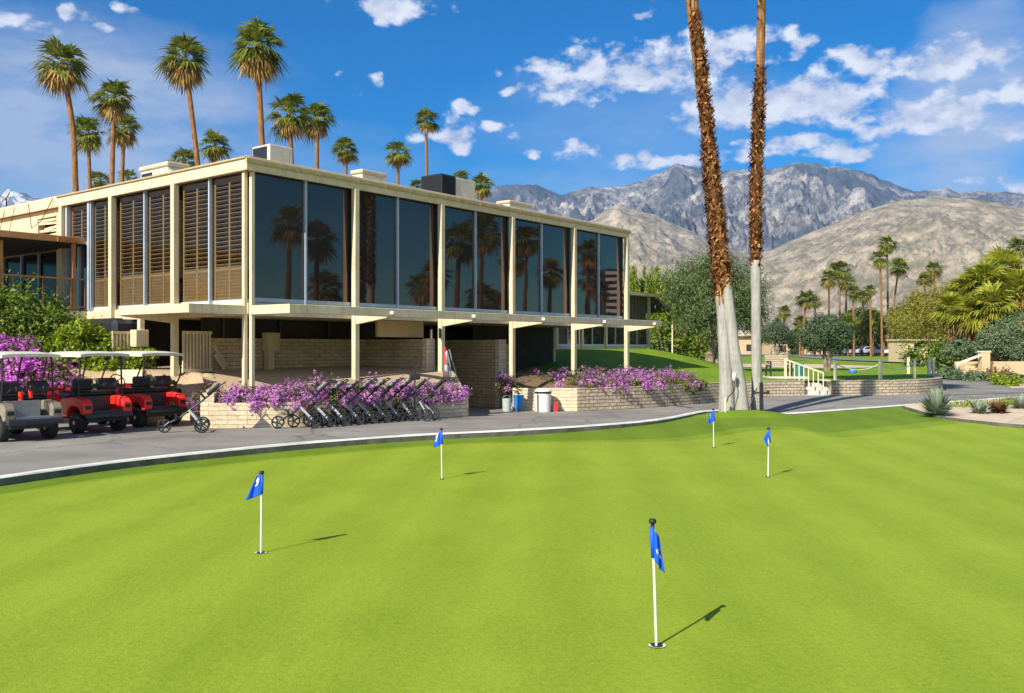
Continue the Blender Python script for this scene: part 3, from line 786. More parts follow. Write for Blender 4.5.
# cables slung from the roof edge
cp(lambda b: (b.tube([(-0.2, 9.35, 6.4), (-0.3, 9.9, 5.75), (-0.26, 10.6, 5.6), (-0.22, 10.9, 6.38)], 0.012, 5), b.tube([(-0.2, 11.9, 6.38), (-0.2, 12.4, 5.4), (-0.2, 12.5, 4.95)], 0.010, 5), b.tube([(-0.2, 12.6, 6.36), (-0.2, 13.2, 5.3)], 0.010, 5)), 'cable', M['dark_metal'])
# entrance canopy, balcony floor and rail
cp(lambda b: (b.box(-6.0, -0.02, 7.62, 15.0, 4.92, 5.10)), 'entrance_canopy', M['rustwood'], 0.01)
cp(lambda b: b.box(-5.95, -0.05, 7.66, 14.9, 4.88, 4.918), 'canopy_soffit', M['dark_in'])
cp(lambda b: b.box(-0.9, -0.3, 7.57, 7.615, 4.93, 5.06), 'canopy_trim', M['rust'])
cp(lambda b: b.box(-6.0, -0.065, 7.6, 15.5, 2.74, 2.98), 'balcony_floor', M['cream'])
post(-0.40, 7.70, 2.98, 4.92, 0.10, 'canopy_post', 'rust'); post(-2.2, 8.1, 2.98, 4.92, 0.09, 'canopy_post', 'rustwood')
def rail(b):
    b.bar((-0.08, 7.66, 3.90), (-5.5, 7.66, 3.90), 0.05, 0.05)
    for k in range(14): b.bar((-0.08-0.40*k, 7.66, 2.98), (-0.08-0.40*k, 7.66, 3.88), 0.03, 0.03)
    b.bar((-0.08, 7.66, 3.1), (-5.5, 7.66, 3.1), 0.03, 0.03)
cp(rail, 'railing', M['rust'])
# under the upper floor: block walls, dark clerestory glass, gates
cp(lambda b: b.box(0.95, 6.43, 2.87, 3.12, 0.3, 2.19), 'block_wall', M['block'])
cp(lambda b: b.box(6.43, 6.68, 0.40, 3.12, 0.3, 2.185), 'block_wall', M['block'])
cp(lambda b: b.box(9.85, 10.1, 0.42, 3.9, -0.3, 2.19), 'block_wall', M['block'])
cp(lambda b: b.box(11.6, 11.85, 1.5, 4.0, -0.3, 2.05), 'block_wall', M['block'])
cp(lambda b: b.box(9.80, 10.15, 0.25, 0.418, -0.3, 2.20), 'wall_pier', M['block_pale'])
cp(lambda b: b.box(6.38, 6.73, 0.23, 0.398, -0.3, 2.20), 'wall_pier', M['block_pale'])
cp(lambda b: b.box(2.55, 2.75, 2.62, 2.82, 0.8, 2.15), 'wall_pier', M['wall_tan'])
cp(lambda b: b.box(2.50, 2.92, 2.58, 2.84, 1.85, 2.35, bev=0.01), 'junction_box', M['wall_tan'])
cp(lambda b: b.box(0.9, 7.2, 3.3, 3.34, 2.19, 2.74), 'clerestory_window', M['dark_in'])
for s in (1.5, 3.4, 5.2): cp(lambda b: b.box(s, s+0.06, 3.22, 3.29, 2.19, 2.74), 'mullion', M['dark_metal'])
cp(lambda b: b.box(5.06, 6.95, 0.9, 1.0, 2.24, 2.72), 'bulkhead', M['wall_tan'])
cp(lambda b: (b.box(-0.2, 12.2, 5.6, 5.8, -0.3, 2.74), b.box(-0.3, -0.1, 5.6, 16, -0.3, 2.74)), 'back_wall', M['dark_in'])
cp(lambda b: b.box(11.9, 16.8, 3.18, 3.24, 0.1, 2.74), 'shade_sheet', M['dark_in'])  # near-black sheet drawn for plants lying in deep shade
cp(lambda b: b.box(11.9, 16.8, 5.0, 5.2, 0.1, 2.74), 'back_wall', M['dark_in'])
for y0, x in ((2.80, 0.03), (4.4, -1.0)):
    def gate(b):
        z0, z1 = 1.30, 2.36
        b.box(x, x+0.86, y0, y0+0.05, z1-0.07, z1); b.box(x, x+0.86, y0, y0+0.05, z0, z0+0.08)
        for k in range(9): b.box(x+0.097*k, x+0.097*k+0.045, y0+0.002, y0+0.045, z0+0.08, z1-0.07)
    g_ = cp(gate, 'slatted_gate', M['cream']); cp(lambda b: b.box(x+0.01, x+0.85, y0+0.051, y0+0.06, 1.38, 2.30), 'gate_board', M['shutter'], parent=g_)
cp(lambda b: (b.bar((0.92,2.80,2.0), (1.30,2.80,1.45), 0.05, 0.09), b.bar((0.92,2.74,1.75), (1.22,2.74,1.35), 0.05, 0.09)), 'stair_rail', M['wall_tan'])
cp(lambda b: b.box(-0.16, 0.04, -0.2, -0.19, 1, 1.01), 'post_plate', M['steel'])
cp(lambda b: b.box(6.42, 6.52, -0.24, -0.19, 2.20, 2.50, bev=0.02), 'wall_speaker', M['black'])
# things standing on the roof
def on_roof(name, label, cat, s, t, z=6.40, group=None): return thing(name, label, cat, tuple(P(s, t, z)), UA, group)
ac = on_roof('air_conditioner', 'boxy cream air conditioner at the near corner of the clubhouse roof', 'air conditioner', 1.75, 1.2, group='air conditioners on the clubhouse roof')
b = MB(); b.box(-0.45, 0.45, -0.22, 0.62, 0.06, 0.86, bev=0.02); b.box(0.452, 0.6, -0.1, 0.3, 0.06, 0.35); b.build('casing', M['ac_cream'], ac)
b = MB(); b.box(-0.475, -0.452, -0.10, 0.55, 0.25, 0.80); 
for k in range(7): b.box(-0.49, -0.475, -0.10, 0.55, 0.28+0.075*k, 0.30+0.075*k)
b.build('grille', M['dark_metal'], ac); ac.scale = (.82,.88,.90)
b = MB(); b.box(-0.4, 0.4, -0.2, 0.6, -0.01, 0.06); b.build('base_frame', M['steel'], ac)
ac = on_roof('air_conditioner', 'air conditioner with dark grille and cream end, mid roof of the clubhouse', 'air conditioner', 8.6, 1.4, group='air conditioners on the clubhouse roof')
ac.scale = (.86,.86,.86)
b = MB(); b.box(-0.05, 1.05, -0.45, 0.6, 0.25, 1.10, bev=0.02); b.build('casing', M['ac_cream'], ac)
b = MB(); b.box(-0.85, -0.052, -0.45, 0.6, 0.25, 1.14, bev=0.03)
for k in range(15): b.box(-0.82+0.05*k, -0.80+0.05*k, -0.465, -0.452, 0.3, 1.08)
for k in range(17): b.box(-0.865, -0.852, -0.40+0.055*k, -0.38+0.055*k, 0.3, 1.08)
b.build('grille', M['black'], ac)
b = MB(); b.box(-0.8, 1.0, -0.4, 0.55, -0.01, 0.25); b.build('base_frame', M['ac_cream'], ac)
for lab, s, t, w, d, h in (('low cream roof vent box above the louvred left front of the clubhouse', 1.0, 5.3, 0.7, 1.6, 0.66),
                           ('square cream roof vent between the two air conditioners', 5.0, 1.2, 1.05, 0.5, 0.60),
                           ('flat cream roof vent nearest the far end of the clubhouse roof', 11.8, 1.2, 1.4, 0.6, 0.55)):
    v = on_roof('roof_vent', lab, 'roof vent', s, t, group='roof vents')
    v.scale = (.88,.88,1.0)
    b = MB(); b.box(-w/2, w/2, -d/2, d/2, 0.0, h*0.8, bev=0.02); b.build('duct', M['ac_cream'], v)
    b = MB(); b.box(-w/2-0.05, w/2+0.05, -d/2-0.05, d/2+0.05, h*0.8, h, bev=0.03); b.build('cap', M['cream_roof'], v)
    if d > 1:
        b = MB(); b.prism([(-d/2-0.55,0.0),(-d/2,0.0),(-d/2,h*0.7)], 'x', -w/2, w/2); b.build('sloping_duct', M['ac_cream'], v)
        b = MB(); b.box(-w/2-0.012, -w/2-0.002, 0.1, d/2-0.08, 0.12, 0.45); b.build('louvre', M['dark_metal'], v)
d = on_roof('satellite_dish', 'small grey satellite dish on the left end of the clubhouse roof', 'satellite dish', 0.4, 13.9)
b = MB(); b.tube([(0,0,0), (0,0,0.55)], 0.025, 8); b.build('mast', M['dark_metal'], d)
b = MB(); T = Matrix.Rotation(R(62), 4, 'Y') @ Matrix.Rotation(R(0), 4, 'X')
b.lathe([(0.03,-0.04),(0.13,-0.025),(0.22,0.02),(0.26,0.05),(0.255,0.06),(0.2,0.025),(0.03,-0.02)], (0,0,0.62), 20, T=Matrix.Rotation(R(-60), 4, 'Y')); b.build('reflector', M['grey_plastic'], d, smooth=True)
b = MB(); b.tube([(-0.02,0,0.5), (-0.34,0,0.66), (-0.36,0,0.72)], 0.012, 6); b.build('feed_arm', M['dark_metal'], d)

# ------------------------------------------------------------------ annex beyond the lawn
annex = thing('annex_building', 'low annex with dark windows and a louvred patio roof beyond the lawn', 'building', tuple(P(18.0, 6.9, 1.85)), UA)
def ap(fn, name, mat, parent=None):
    b = MB(); fn(b); return b.build(name, mat, parent or annex)
ap(lambda b: b.box(0, 13.3, 0.3, 3.6, -0.6, 0.18), 'plinth', M['concrete'])
ap(lambda b: b.box(0, 13.2, 0.34, 3.5, 1.35, 2.9), 'upper_wall', M['brown_wood'])
arf = ap(lambda b: b.box(-0.3, 13.55, -0.1, 3.8, 2.9, 3.06), 'roof', M['cream'])
for x in (0.2, 2.4, 4.6, 6.8, 9.0, 11.2):
    ap(lambda b: b.box(x+0.06, x+1.07, 0.40, 0.44, 0.2, 1.34), 'window', M['glass_dark']); ap(lambda b: b.box(x+1.13, x+2.14, 0.40, 0.44, 0.2, 1.34), 'window', M['glass_dark'])
    ap(lambda b: b.box(x+1.07, x+1.13, 0.34, 0.45, 0.18, 1.35), 'mullion', M['blue_alu'])
    ap(lambda b: b.box(x+2.14, x+2.28, 0.20, 0.33, 0.1, 2.9), 'post', M['cream'])
ap(lambda b: b.box(0.1, 13.3, 0.3, 0.335, 0.18, 0.26), 'window_sill', M['sill'])
ap(lambda b: [b.box(x*0.3, x*0.3+0.02, 0.325, 0.338, 1.36, 2.89) for x in range(44)], 'siding_batten', M['dark_in'])
ap(lambda b: b.box(13.2, 13.24, 0.5, 3.5, 0.2, 2.9), 'end_wall', M['brown_wood'])
def lv(b):
    for k in range(14):
        x = 13.6+0.15*k
        b.bar((x, -0.1, 2.95-0.40*0.15*k), (x, 3.0, 2.95-0.40*0.15*k), 0.03, 0.14)
    for y in (-0.1, 1.5, 3.0): b.bar((13.55,y,2.85), (15.65,y,2.01), 0.06, 0.12)
ap(lv, 'louvred_patio_roof', M['brown_wood'])
for y in (-0.05, 2.9): ap(lambda b: b.box(15.5, 15.58, y-0.04, y+0.04, -0.6, 2.0), 'patio_post', M['cream'])
# patio tables stacked under it
for i, (s, lab) in enumerate(((14.2, 'left pale upturned patio chair under the louvred patio roof'), (15.6, 'right pale upturned patio chair under the louvred patio roof'))):
    c = thing('patio_chair', lab, 'chair', tuple(P(18.0+s, 7.4, 1.75)), UA+0.4*i, 'upturned patio chairs')
    b = MB(); b.box(-0.3,0.3,-0.3,0.3,0.4,0.46, bev=0.02); b.build('seat', M['wood'], c)
    T = Matrix.Translation((0,0.28,0.42)) @ Matrix.Rotation(R(-15),4,'X'); b = MB(); b.box(-0.3,0.3,-0.02,0.03,0,0.6,T=T); b.build('backrest', M['wood'], c)
    for a, e in ((-1,-1),(1,-1),(-1,1),(1,1)):
        b = MB(); b.bar((a*0.26,e*0.26,0.4),(a*0.3,e*0.32,-0.1),0.04); b.build('leg', M['dark_metal'], c)

# ------------------------------------------------------------------ mountains
def interp(pts, x):
    if x <= pts[0][0]: return pts[0][1]
    for (a, ya), (c, yc) in zip(pts, pts[1:]):
        if x <= c: return ya + (yc-ya)*(x-a)/(c-a)
    return pts[-1][1]
def mountain(name, sil, Rb, Rr, mat, x0, x1, nx, nr, amp, fs, seed, rough=1.5, back=0.25):
    """ridge whose crest stands at distance Rr; slopes run down to Rb, eroded by ridged noise"""
    rows = []
    for j in range(nr+1):
        q = j/nr; r = []
        for i in range(nx+1):
            px = x0 + (x1-x0)*i/nx
            tx = (px-CX)/F; py = interp(sil, px) + rough*noise.fractal(Vector((px*0.06, seed, 0)), 0.7, 2.0, 5)
            Hc = max(0.0, (HY-py)/F*Rr)+EYE
            if q <= 0.82: p = q/0.82; Y = Rb + (Rr-Rb)*p
            else: p = 1-(q-0.82)/0.18*1.0; Y = Rr + (q-0.82)/0.18*(Rr-Rb)*back
            X = tx*Y if q <= 0.82 else tx*Rr + tx*(Y-Rr)
            wx = X + 0.45*(Y-Rb) + 160*noise.noise(Vector((X/500, Y/500, seed))); wy = Y*0.75 + 0.3*X
            n = noise.ridged_multi_fractal(Vector((wx/fs, wy/fs, seed)), 0.85, 2.1, 7, 1.0, 2.0)*0.5
            n2 = noise.fractal(Vector((X/fs*3, Y/fs*3, seed+5)), 0.6, 2.0, 6)
            env = (p**0.9)*(1-p)*4 if q <= 0.82 else p*(1-p)*2
            prof = p**1.15
            z = Hc*prof + amp*Hc*env*((n-0.75)*0.75 + 0.22*n2) + 0.03*Hc*n2*min(1,p*4)*(1-p*0.8)
            lim = EYE + (Hc-EYE)*(Y/Rr)*1.0                     # stay under the crest line
            if q <= 0.82: z = min(z, lim*(0.985 if p < 0.98 else 1.0))
            r.append(Vector((X, Y, max(z, -3.0) if p > 0.01 else -3.0)))
        rows.append(r)
    vs, fs_ = grid_mesh(rows)
    o = np_mesh(name, np.array([tuple(v) for v in vs]), np.array(fs_), mat, smooth=True)
    if sum(p.normal.z for p in list(o.data.polygons)[::37]) < 0: o.data.flip_normals()
    return tag(o, kind='structure')
S_ridge = [(380,225),(430,205),(470,192),(490,188),(502,184.5),(520,185),(538,185),(550,190),(561,194.5),(575,190),(587,187),(611,188),(625,184),(641,181),(659,172.5),(678,163.6),(696,167),(720,170),(745,168.5),(768,168),(782,166),(801,161.6),(823,163.6),(840,166),(862,170.5),(884,179),(901,187),(920,191),(945,188),(962,191),(990,190.5),(1024,193),(1100,205),(1200,230),(1300,260)]
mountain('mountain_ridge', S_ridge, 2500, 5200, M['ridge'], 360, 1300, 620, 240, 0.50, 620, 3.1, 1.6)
S_fr = [(640,350),(700,330),(740,285),(762,252),(785,243),(800,236),(818,229),(840,220),(859,212),(880,205),(895,202),(915,199),(934,197),(967,197),(995,202),(1024,208),(1100,215),(1200,240),(1350,290)]
mountain('foothill', S_fr, 900, 2200, M['foothill'], 640, 1350, 480, 200, 0.22, 330, 7.7, 1.0)
S_fl = [(380,340),(450,290),(520,250),(560,232),(593,219),(611,207),(620,204),(635,208),(650,213),(672,222),(690,231),(708,240),(740,252),(762,259),(790,285),(830,320),(900,349)]
mountain('foothill', S_fl, 1300, 2900, M['foothill'], 380, 900, 400, 180, 0.24, 360, 11.3, 1.0)
S_sn = [(-260,230),(-160,200),(-80,205),(-30,190),(-10,196),(2,197),(10,189.5),(18,192),(25,193),(33,197),(42,197),(55,202),(75,206),(110,214),(160,222),(240,240),(330,280)]
mountain('snow_mountain', S_sn, 3200, 6000, M['snowpeak'], -260, 330, 170, 80, 0.6, 600, 17.7, 1.6)
# ------------------------------------------------------------------ palms
def fan_crown(rs, n_green, n_dead, Rf, seg=13, droop=0.6, span=2.2, pet=0.52, up_bias=0.0, wseg=0.55):
    """fan fronds round the origin: list of quads for green blades, dry blades, stalks"""
    def fronds(n, th0, th1, Rl, dr, ragged=0.0):
        Q = []; S = []
        for i in range(n):
            ph = i*2.39996 + rs.uniform(-0.35, 0.35); q = (i+0.5)/n
            th = th1 + (th0-th1)*q + rs.uniform(-0.26, 0.26)            # elevation of the stalk
            L = Rl*rs.uniform(0.70, 1.22)
            d = np.array([math.cos(ph)*math.cos(th), math.sin(ph)*math.cos(th), math.sin(th)])
            side = np.array([-math.sin(ph), math.cos(ph), 0.0]); nrm = np.cross(side, d)*-1
            if nrm[2] < 0 and th < 1.2: nrm = -nrm
            tw = rs.uniform(-0.35, 0.35); side2 = side*math.cos(tw)+nrm*math.sin(tw); nrm2 = nrm*math.cos(tw)-side*math.sin(tw)
            pt = pet*rs.uniform(0.55, 1.08); base = d*L*pt + np.array([0,0,-0.10*L*pt])
            b0 = np.zeros(3); w = 0.02*Rl
            S.append([b0-side2*w, b0+side2*w, base+side2*w*0.6, base-side2*w*0.6])
            Bl = L*(1-pt)*1.2
            for k in range(seg):
                a = (k/(seg-1)-0.5)*2*span*0.5*1.1
                a += rs.uniform(-0.04, 0.04)
                sd = d*math.cos(a) + side2*math.sin(a)
                ll = Bl*(0.72+0.28*math.cos(a*0.8))*rs.uniform(0.78, 1.12)
                mid = base + sd*ll*0.55 + nrm2*0.03*ll + np.array([0,0,-dr*0.10*ll])
                tip = base + sd*ll + np.array([0,0,-dr*ll*(0.45+0.3*rs.random())])
                pw = np.cross(nrm2, sd); hw = 0.085*Bl*wseg*(2.1*span/seg*3.2)
                Q.append([base, mid-pw*hw, tip, mid+pw*hw])
        return Q, S
    g, s1 = fronds(n_green, 1.40+up_bias, -0.75, Rf, droop)
    dd, s2 = fronds(n_dead, -0.65, -1.3, Rf*0.84, droop*1.3) if n_dead else ([], [])
    return np.array(g), (np.array(dd) if n_dead else np.zeros((0,4,3))), np.array(s1), (np.array(s2) if n_dead else np.zeros((0,4,3)))
def quads_obj(name, Q, mat, parent):
    n = len(Q); return np_mesh(name, Q.reshape(-1,3), np.arange(n*4).reshape(n,4), mat, parent)
def palm(name, label, base, path, radii, Rf, group=None, n_green=46, n_dead=26, seed=1, mat_t='trunk_far', cat='palm tree', seg=12, lush=False, skirt=True):
    """path: trunk points relative to base (last = crown)"""
    rs = np.random.default_rng(seed); rng = random.Random(seed)
    root = thing(name, label, cat, base, 0, group)
    b = MB(); pts = resample([Vector(p) for p in path], 0.5) if len(path) > 2 else [Vector(path[0]).lerp(Vector(path[1]), k/24) for k in range(25)]
    rr = [radii[0]+(radii[1]-radii[0])*(k/(len(pts)-1))**0.8 for k in range(len(pts))]
    rr[0] *= 1.35
    b.tube(pts, rr, 10); b.build('trunk', M[mat_t], root, smooth=True)
    g, dd, s1, s2 = fan_crown(rs, n_green, n_dead, Rf, seg)
    top = np.array(pts[-1])
    quads_obj('crown', np.concatenate([g, s1])+top, M['palm_lush' if lush else 'palm_green'], root)
    if n_dead: quads_obj('dry_skirt', np.concatenate([dd, s2])+top, M['palm_dead'], root)
    return root
# tall palms behind the club house: (crown px, crown py, crown width px, foot px at the roof line, roof py, label)
BACK = [
 (62,62,60,76,194,'leaning tall palm at the far left behind the clubhouse, trunk bent to the left',3.8,1),
 (88,131,38,90,190,'short palm just right of the leaning far left palm, yellow skirt under its crown',3.4,1),
 (114,97,48,112,185,'tall full palm above the clubhouse left end, in front of a shorter twin',3.6,1),
 (124,127,38,122,184,'shorter palm half hidden behind the tall full palm at the left end',3.4,1),
 (100,179,24,100,190,'small low palm peeping over the roof between two left trunks',2.8,0),
 (128,177,24,128,188,'small low palm peeping over the roof just left of the cream vent box',2.8,0),
 (185,57,54,198,167,'tall palm with heavy golden skirt leaning over the left front of the clubhouse',3.8,2),
 (184,159,34,184,175,'low palm crown just showing above the roof edge left of a slender trunk',3.0,0),
 (215,143,36,214,163,'low rounded palm beside the trunk of the heavy skirted palm',3.2,1),
 (257,44,64,262,145,'tallest palm above the near corner air conditioner with shaggy gold skirt',3.9,2),
 (289,112,48,291,150,'leafy palm just right of the near corner air conditioner',3.6,1),
 (317,117,40,317,168,'palm with one tan dead frond beside the leafy palm over the roof',3.4,1),
 (346,148,30,346,174,'small dark palm above the square roof vent',3.0,1),
 (398,151,32,398,185,'thin yellowing palm with sparse drooping fronds over the mid roof',3.2,3),
 (426,119,30,427,185,'slender tall palm rising left of the dark grilled air conditioner',3.0,1),
 (417,186,20,417,195,'tiny palm tuft at the roof edge left of the dark grilled air conditioner',2.6,0),
 (460,177,22,460,190,'tiny palm tuft behind the dark grilled air conditioner',2.6,0),
 (482,183,28,482,200,'low bushy palm just right of the dark grilled air conditioner',2.9,1)]
for i, (cx, cy, w, fx_, fy, lab, D, sk) in enumerate(BACK):
    Y = D*F/w; c = W(cx, cy, Y); f = W(fx_, fy, Y)
    sl = (f.x-c.x)/max(0.5, c.z-f.z); basex = c.x + min(abs(sl), 0.25)*math.copysign(1, sl)*c.z*0.9
    base = Vector((basex, Y, 0)); top = c - base - Vector((0,0,0.1))
    mid = Vector((f.x, Y, f.z)) - base
    if i == 0: path = [(0,0,0), tuple(mid*0.6), tuple(mid), tuple((mid+top)/2+Vector((0.25,0,0))), tuple(top)]
    else: path = [(0,0,0), tuple(Vector((mid.x*0.6,0,mid.z*0.6))), tuple(mid), tuple(top)]
    nd_ = {0:5, 1:13, 2:34, 3:20}[sk]; ng = 24 if sk == 3 else 38
    palm('palm_tree', lab, base, path, (0.25, 0.16 if D > 3.3 else 0.14), D*0.49, 'fan palms behind the clubhouse', ng, nd_, 20+i, 'trunk_brown', seg=13)
# slim palms beyond the lawn on the right
FAR = [
 (829,277,17,829,352,'left of the three clustered palms above the larger olive tree',2),(839,269,19,840,352,'tallest of the three clustered palms above the larger olive tree',2),(846,281,17,846,352,'right palm of the cluster above the larger olive tree, dark crown',2),
 (806,299,18,803,352,'stocky palm standing left of the three palm cluster',2),(784,312,13,784,350,'dark little palm behind the smaller olive tree',1),(777,322,10,778,350,'smallest dark palm at the left edge of the far palms',1),
 (815,302,12,815,350,'palm half hidden between the stocky palm and the three palm cluster',1),(853,292,14,854,352,'palm with spread crown just right of the three palm cluster',1),(863,296,14,862,352,'full dark palm in the middle of the far palms',1),
 (870,290,11,871,352,'thin palm with small crown right of the middle of the far palms',1),(873,318,22,873,352,'low leafy palm below the pair of tall slim palms',0),
 (880,258,17,882,356,'left of the three slim palms with bare stems over the car park',2),(887,244,17,888,356,'tallest slim palm with bare stem over the car park',1),(899,267,18,891,356,'right of the three slim palms, stem leaning right',1),
 (925,279,15,925,345,'left palm of the pair above the yellow green tree',1),(934,269,16,936,345,'right higher palm of the pair above the yellow green tree',1),(1018,248,24,1019,345,'palm crown at the right edge above the broad fan palms',1),
 (893,315,14,893,352,'dark low palm behind the three slim palms',1),
 (848,322,18,848,352,'low leafy palm between the three palm cluster and the middle of the far palms',0),(862,327,17,862,352,'low full palm crown in front of the full dark palm',0),(820,324,17,820,352,'low leafy palm above the right side of the larger olive tree',0),(884,330,16,884,352,'lowest leafy palm close to the parked cars',0),(908,322,18,908,352,'leafy low palm left of the yellow green tree',0),(800,322,14,800,352,'low palm crown beside the stocky palm',0)]
for i, (cx, cy, w, fx_, fy, lab, sk) in enumerate(FAR):
    D = 3.0; Y = 138 + (i*7.3)%16; D = w*Y/F
    c = W(cx, cy, Y); f = W(fx_, fy, Y); base = Vector((f.x, Y, 0.3)); top = c-base
    palm('palm_tree', lab, base, [(0,0,0), tuple(Vector((top.x*0.25,0,top.z*0.5))), tuple(top)], (0.18, 0.14) , D*0.62, 'slim palms beyond the lawn', 40, {0:4,1:9,2:16}[sk], 60+i, 'trunk_brown' if i%2 else 'trunk_far', seg=11)

# the three tall palms beside the green: shaggy boots, trunk grey below
def big_palm(label, pxs, Y, radii_px, shag, seed, pale_to, lean_y=0.0):
    rs = np.random.default_rng(seed); rng = random.Random(seed)
    pts = [W(px, py, Y) for px, py in pxs]; base = Vector((pts[0].x, Y, 0.02))
    pts[0].z = -0.1
    root = thing('tall_palm', label, 'palm tree', base, 0, 'tall palms beside the putting green')
    fine = resample(pts, 0.12); loc = [p-base for p in fine]
    def rad(p):
        py = HY-(p.z-EYE)*F/Y; return interp(radii_px, py)*Y/F/2
    cut = next((i for i, p in enumerate(fine) if HY-(p.z-EYE)*F/Y < pale_to), len(fine)-1)
    b = MB(); b.tube(loc[:cut+1], [rad(p)*(1+0.05*noise.noise(Vector((0,p.z*1.7,seed)))) for p in fine[:cut+1]], 16); b.build('lower_trunk', M['trunk_pale'], root, smooth=True)
    cu2 = next((i for i, p in enumerate(fine) if HY-(p.z-EYE)*F/Y < shag[1]+6), len(fine)-2)
    b = MB(); b.tube(loc[cut:cu2+1], [rad(p)*0.97 for p in fine[cut:cu2+1]], 16); b.build('booted_trunk', M['trunk_shag'], root, smooth=True)
    cut = cu2
    b = MB(); b.tube(loc[cut:], [rad(p)*(0.98+0.06*noise.noise(Vector((3,p.z*2.3,seed)))) for p in fine[cut:]], 16); b.build('upper_trunk', M['trunk_brown'], root, smooth=True)
    # old leaf bases: stubs that point up and out, in ragged rings
    y0, y1, dens = shag; Q = []
    for i, p in enumerate(fine):
        py = HY-(p.z-EYE)*F/Y
        if not (y1 <= py <= y0): continue
        edge = min(1, (y0-py)/18+0.35)*min(1, (py-y1)/40+0.15)
        for k in range(int(dens*edge)):
            a = rng.uniform(0, 2*math.pi); r = rad(p)
            o = Vector((math.cos(a), math.sin(a), 0)); sd = Vector((-o.y, o.x, 0)); L = rng.uniform(0.07, 0.17); w = rng.uniform(0.024, 0.058)
            dirn = (o*rng.uniform(0.35, 1.0) + Vector((0,0,rng.choice((1,1,1,-0.9))*rng.uniform(0.5, 1.2))) + sd*rng.uniform(-.4,.4)).normalized()
            q = p-base + o*r*0.93 + Vector((0,0,rng.uniform(-.07,.07)))
            Q.append([q-sd*w, q+sd*w, q+dirn*L+sd*w*0.35+o*0.02, q+dirn*L-sd*w*0.5])
    quads_obj('leaf_boots', np.array([[tuple(v) for v in q] for q in Q]), M['boot'], root)
    # torn fibres hanging below the boots
    Q = []
    for k in range(160):
        i = rng.randrange(len(fine)); py = HY-(fine[i].z-EYE)*F/Y
        if not (y0-14 < py < y0+1): continue
        a = rng.uniform(0, 6.28); r = rad(fine[i]); o = Vector((math.cos(a), math.sin(a), 0)); sd = Vector((-o.y,o.x,0)); q = fine[i]-base+o*r*1.0; L = rng.uniform(.08,.3)
        Q.append([q-sd*.03, q+sd*.03, q+Vector((0,0,-L))+o*.04+sd*.01, q+Vector((0,0,-L*0.9))+o*.04-sd*.02])
    if Q: quads_obj('hanging_fibre', np.array([[tuple(v) for v in q] for q in Q]), M['boot'], root)
    g, dd, s1, s2 = fan_crown(rs, 46, 26, 2.1, 14); top = np.array(loc[-1])
    quads_obj('crown', np.concatenate([g, s1])+top, M['palm_green'], root); quads_obj('dry_skirt', np.concatenate([dd, s2])+top, M['palm_dead'], root)
    return root
RA = [(-120,8.5),(0,9.5),(130,11),(160,14),(250,14),(290,11.5),(330,11.5),(380,13.5),(416,17)]
RB = [(-120,8),(0,8.5),(110,10),(200,11),(290,10),(350,11),(400,13),(420,16)]
RC = [(-120,7.5),(0,8.5),(70,9),(150,10.5),(260,10),(320,9.5),(380,10.5),(416,13)]
big_palm('tall shaggy palm with grey foot, left of the pair whose trunks cross, beside the green', [(727,416),(726,380),(724,340),(721.5,300),(719,262),(713,195),(706,130),(698,65),(690,0),(683,-60),(676,-125)], 25.5, RA, (300,138,50), 5, 292)
big_palm('tall palm leaning left behind the shaggy one, its pale foot nearest the black stand', [(743,419),(740.5,390),(734.5,350),(729.5,308),(725.5,278),(715.8,205),(708.8,140),(701.5,70),(694,0),(689,-60),(684,-115)], 25.35, RB, (290,8,28), 6, 284)
big_palm('straight slender tall palm right of the crossing pair, beside the black stand', [(757.5,417),(757,390),(756.3,350),(756,300),(755.5,250),(756,180),(758.5,110),(760.5,50),(761.5,0),(762,-60),(763,-130)], 26.0, RC, (268,68,30), 7, 262)

# ------------------------------------------------------------------ trees and shrubs
def tree(name, label, cat, base, blobs, n, size, mat, trunks, seed, aspect=0.4, clump=0.16, shell=0.5, up=0.3, group=None, cl_per=50, dirw=0.0, direction=None, bark='bark', branch_r=0.10):
    rs = np.random.default_rng(seed); rng = random.Random(seed); root = thing(name, label, cat, base, 0, group)
    Pn, out = blob_points(rs, blobs, n, clump, shell, cl_per)
    dd = np.tile(np.array(direction), (len(Pn),1)) if direction is not None else None
    Vv, Fq = leaf_quads(rs, Pn, size, aspect, out, up, direction=dd, dirw=dirw)
    np_mesh('crown', Vv, Fq, M[mat], root)
    if trunks:
        b = MB()
        for pts, r0, r1 in trunks:
            pp = resample([Vector(p) for p in pts], 0.35); b.tube(pp, [r0+(r1-r0)*k/(len(pp)-1) for k in range(len(pp))], 8, jit=0.12, rng=rng)
        top = Vector(trunks[0][0][-1])
        for c, rr in blobs:
            e = Vector(c); b.tube(resample([top, top.lerp(e, .5)+Vector((rng.uniform(-.2,.2),rng.uniform(-.2,.2),-.1)), e], .5), [trunks[0][2]*0.8, trunks[0][2]*0.6, trunks[0][2]*0.45]+[trunks[0][2]*0.3]*20, 6) if False else b.bar(top, e, trunks[0][2]*0.9, trunks[0][2]*0.9)
        b.build('trunk', M[bark], root, smooth=False)
    return root
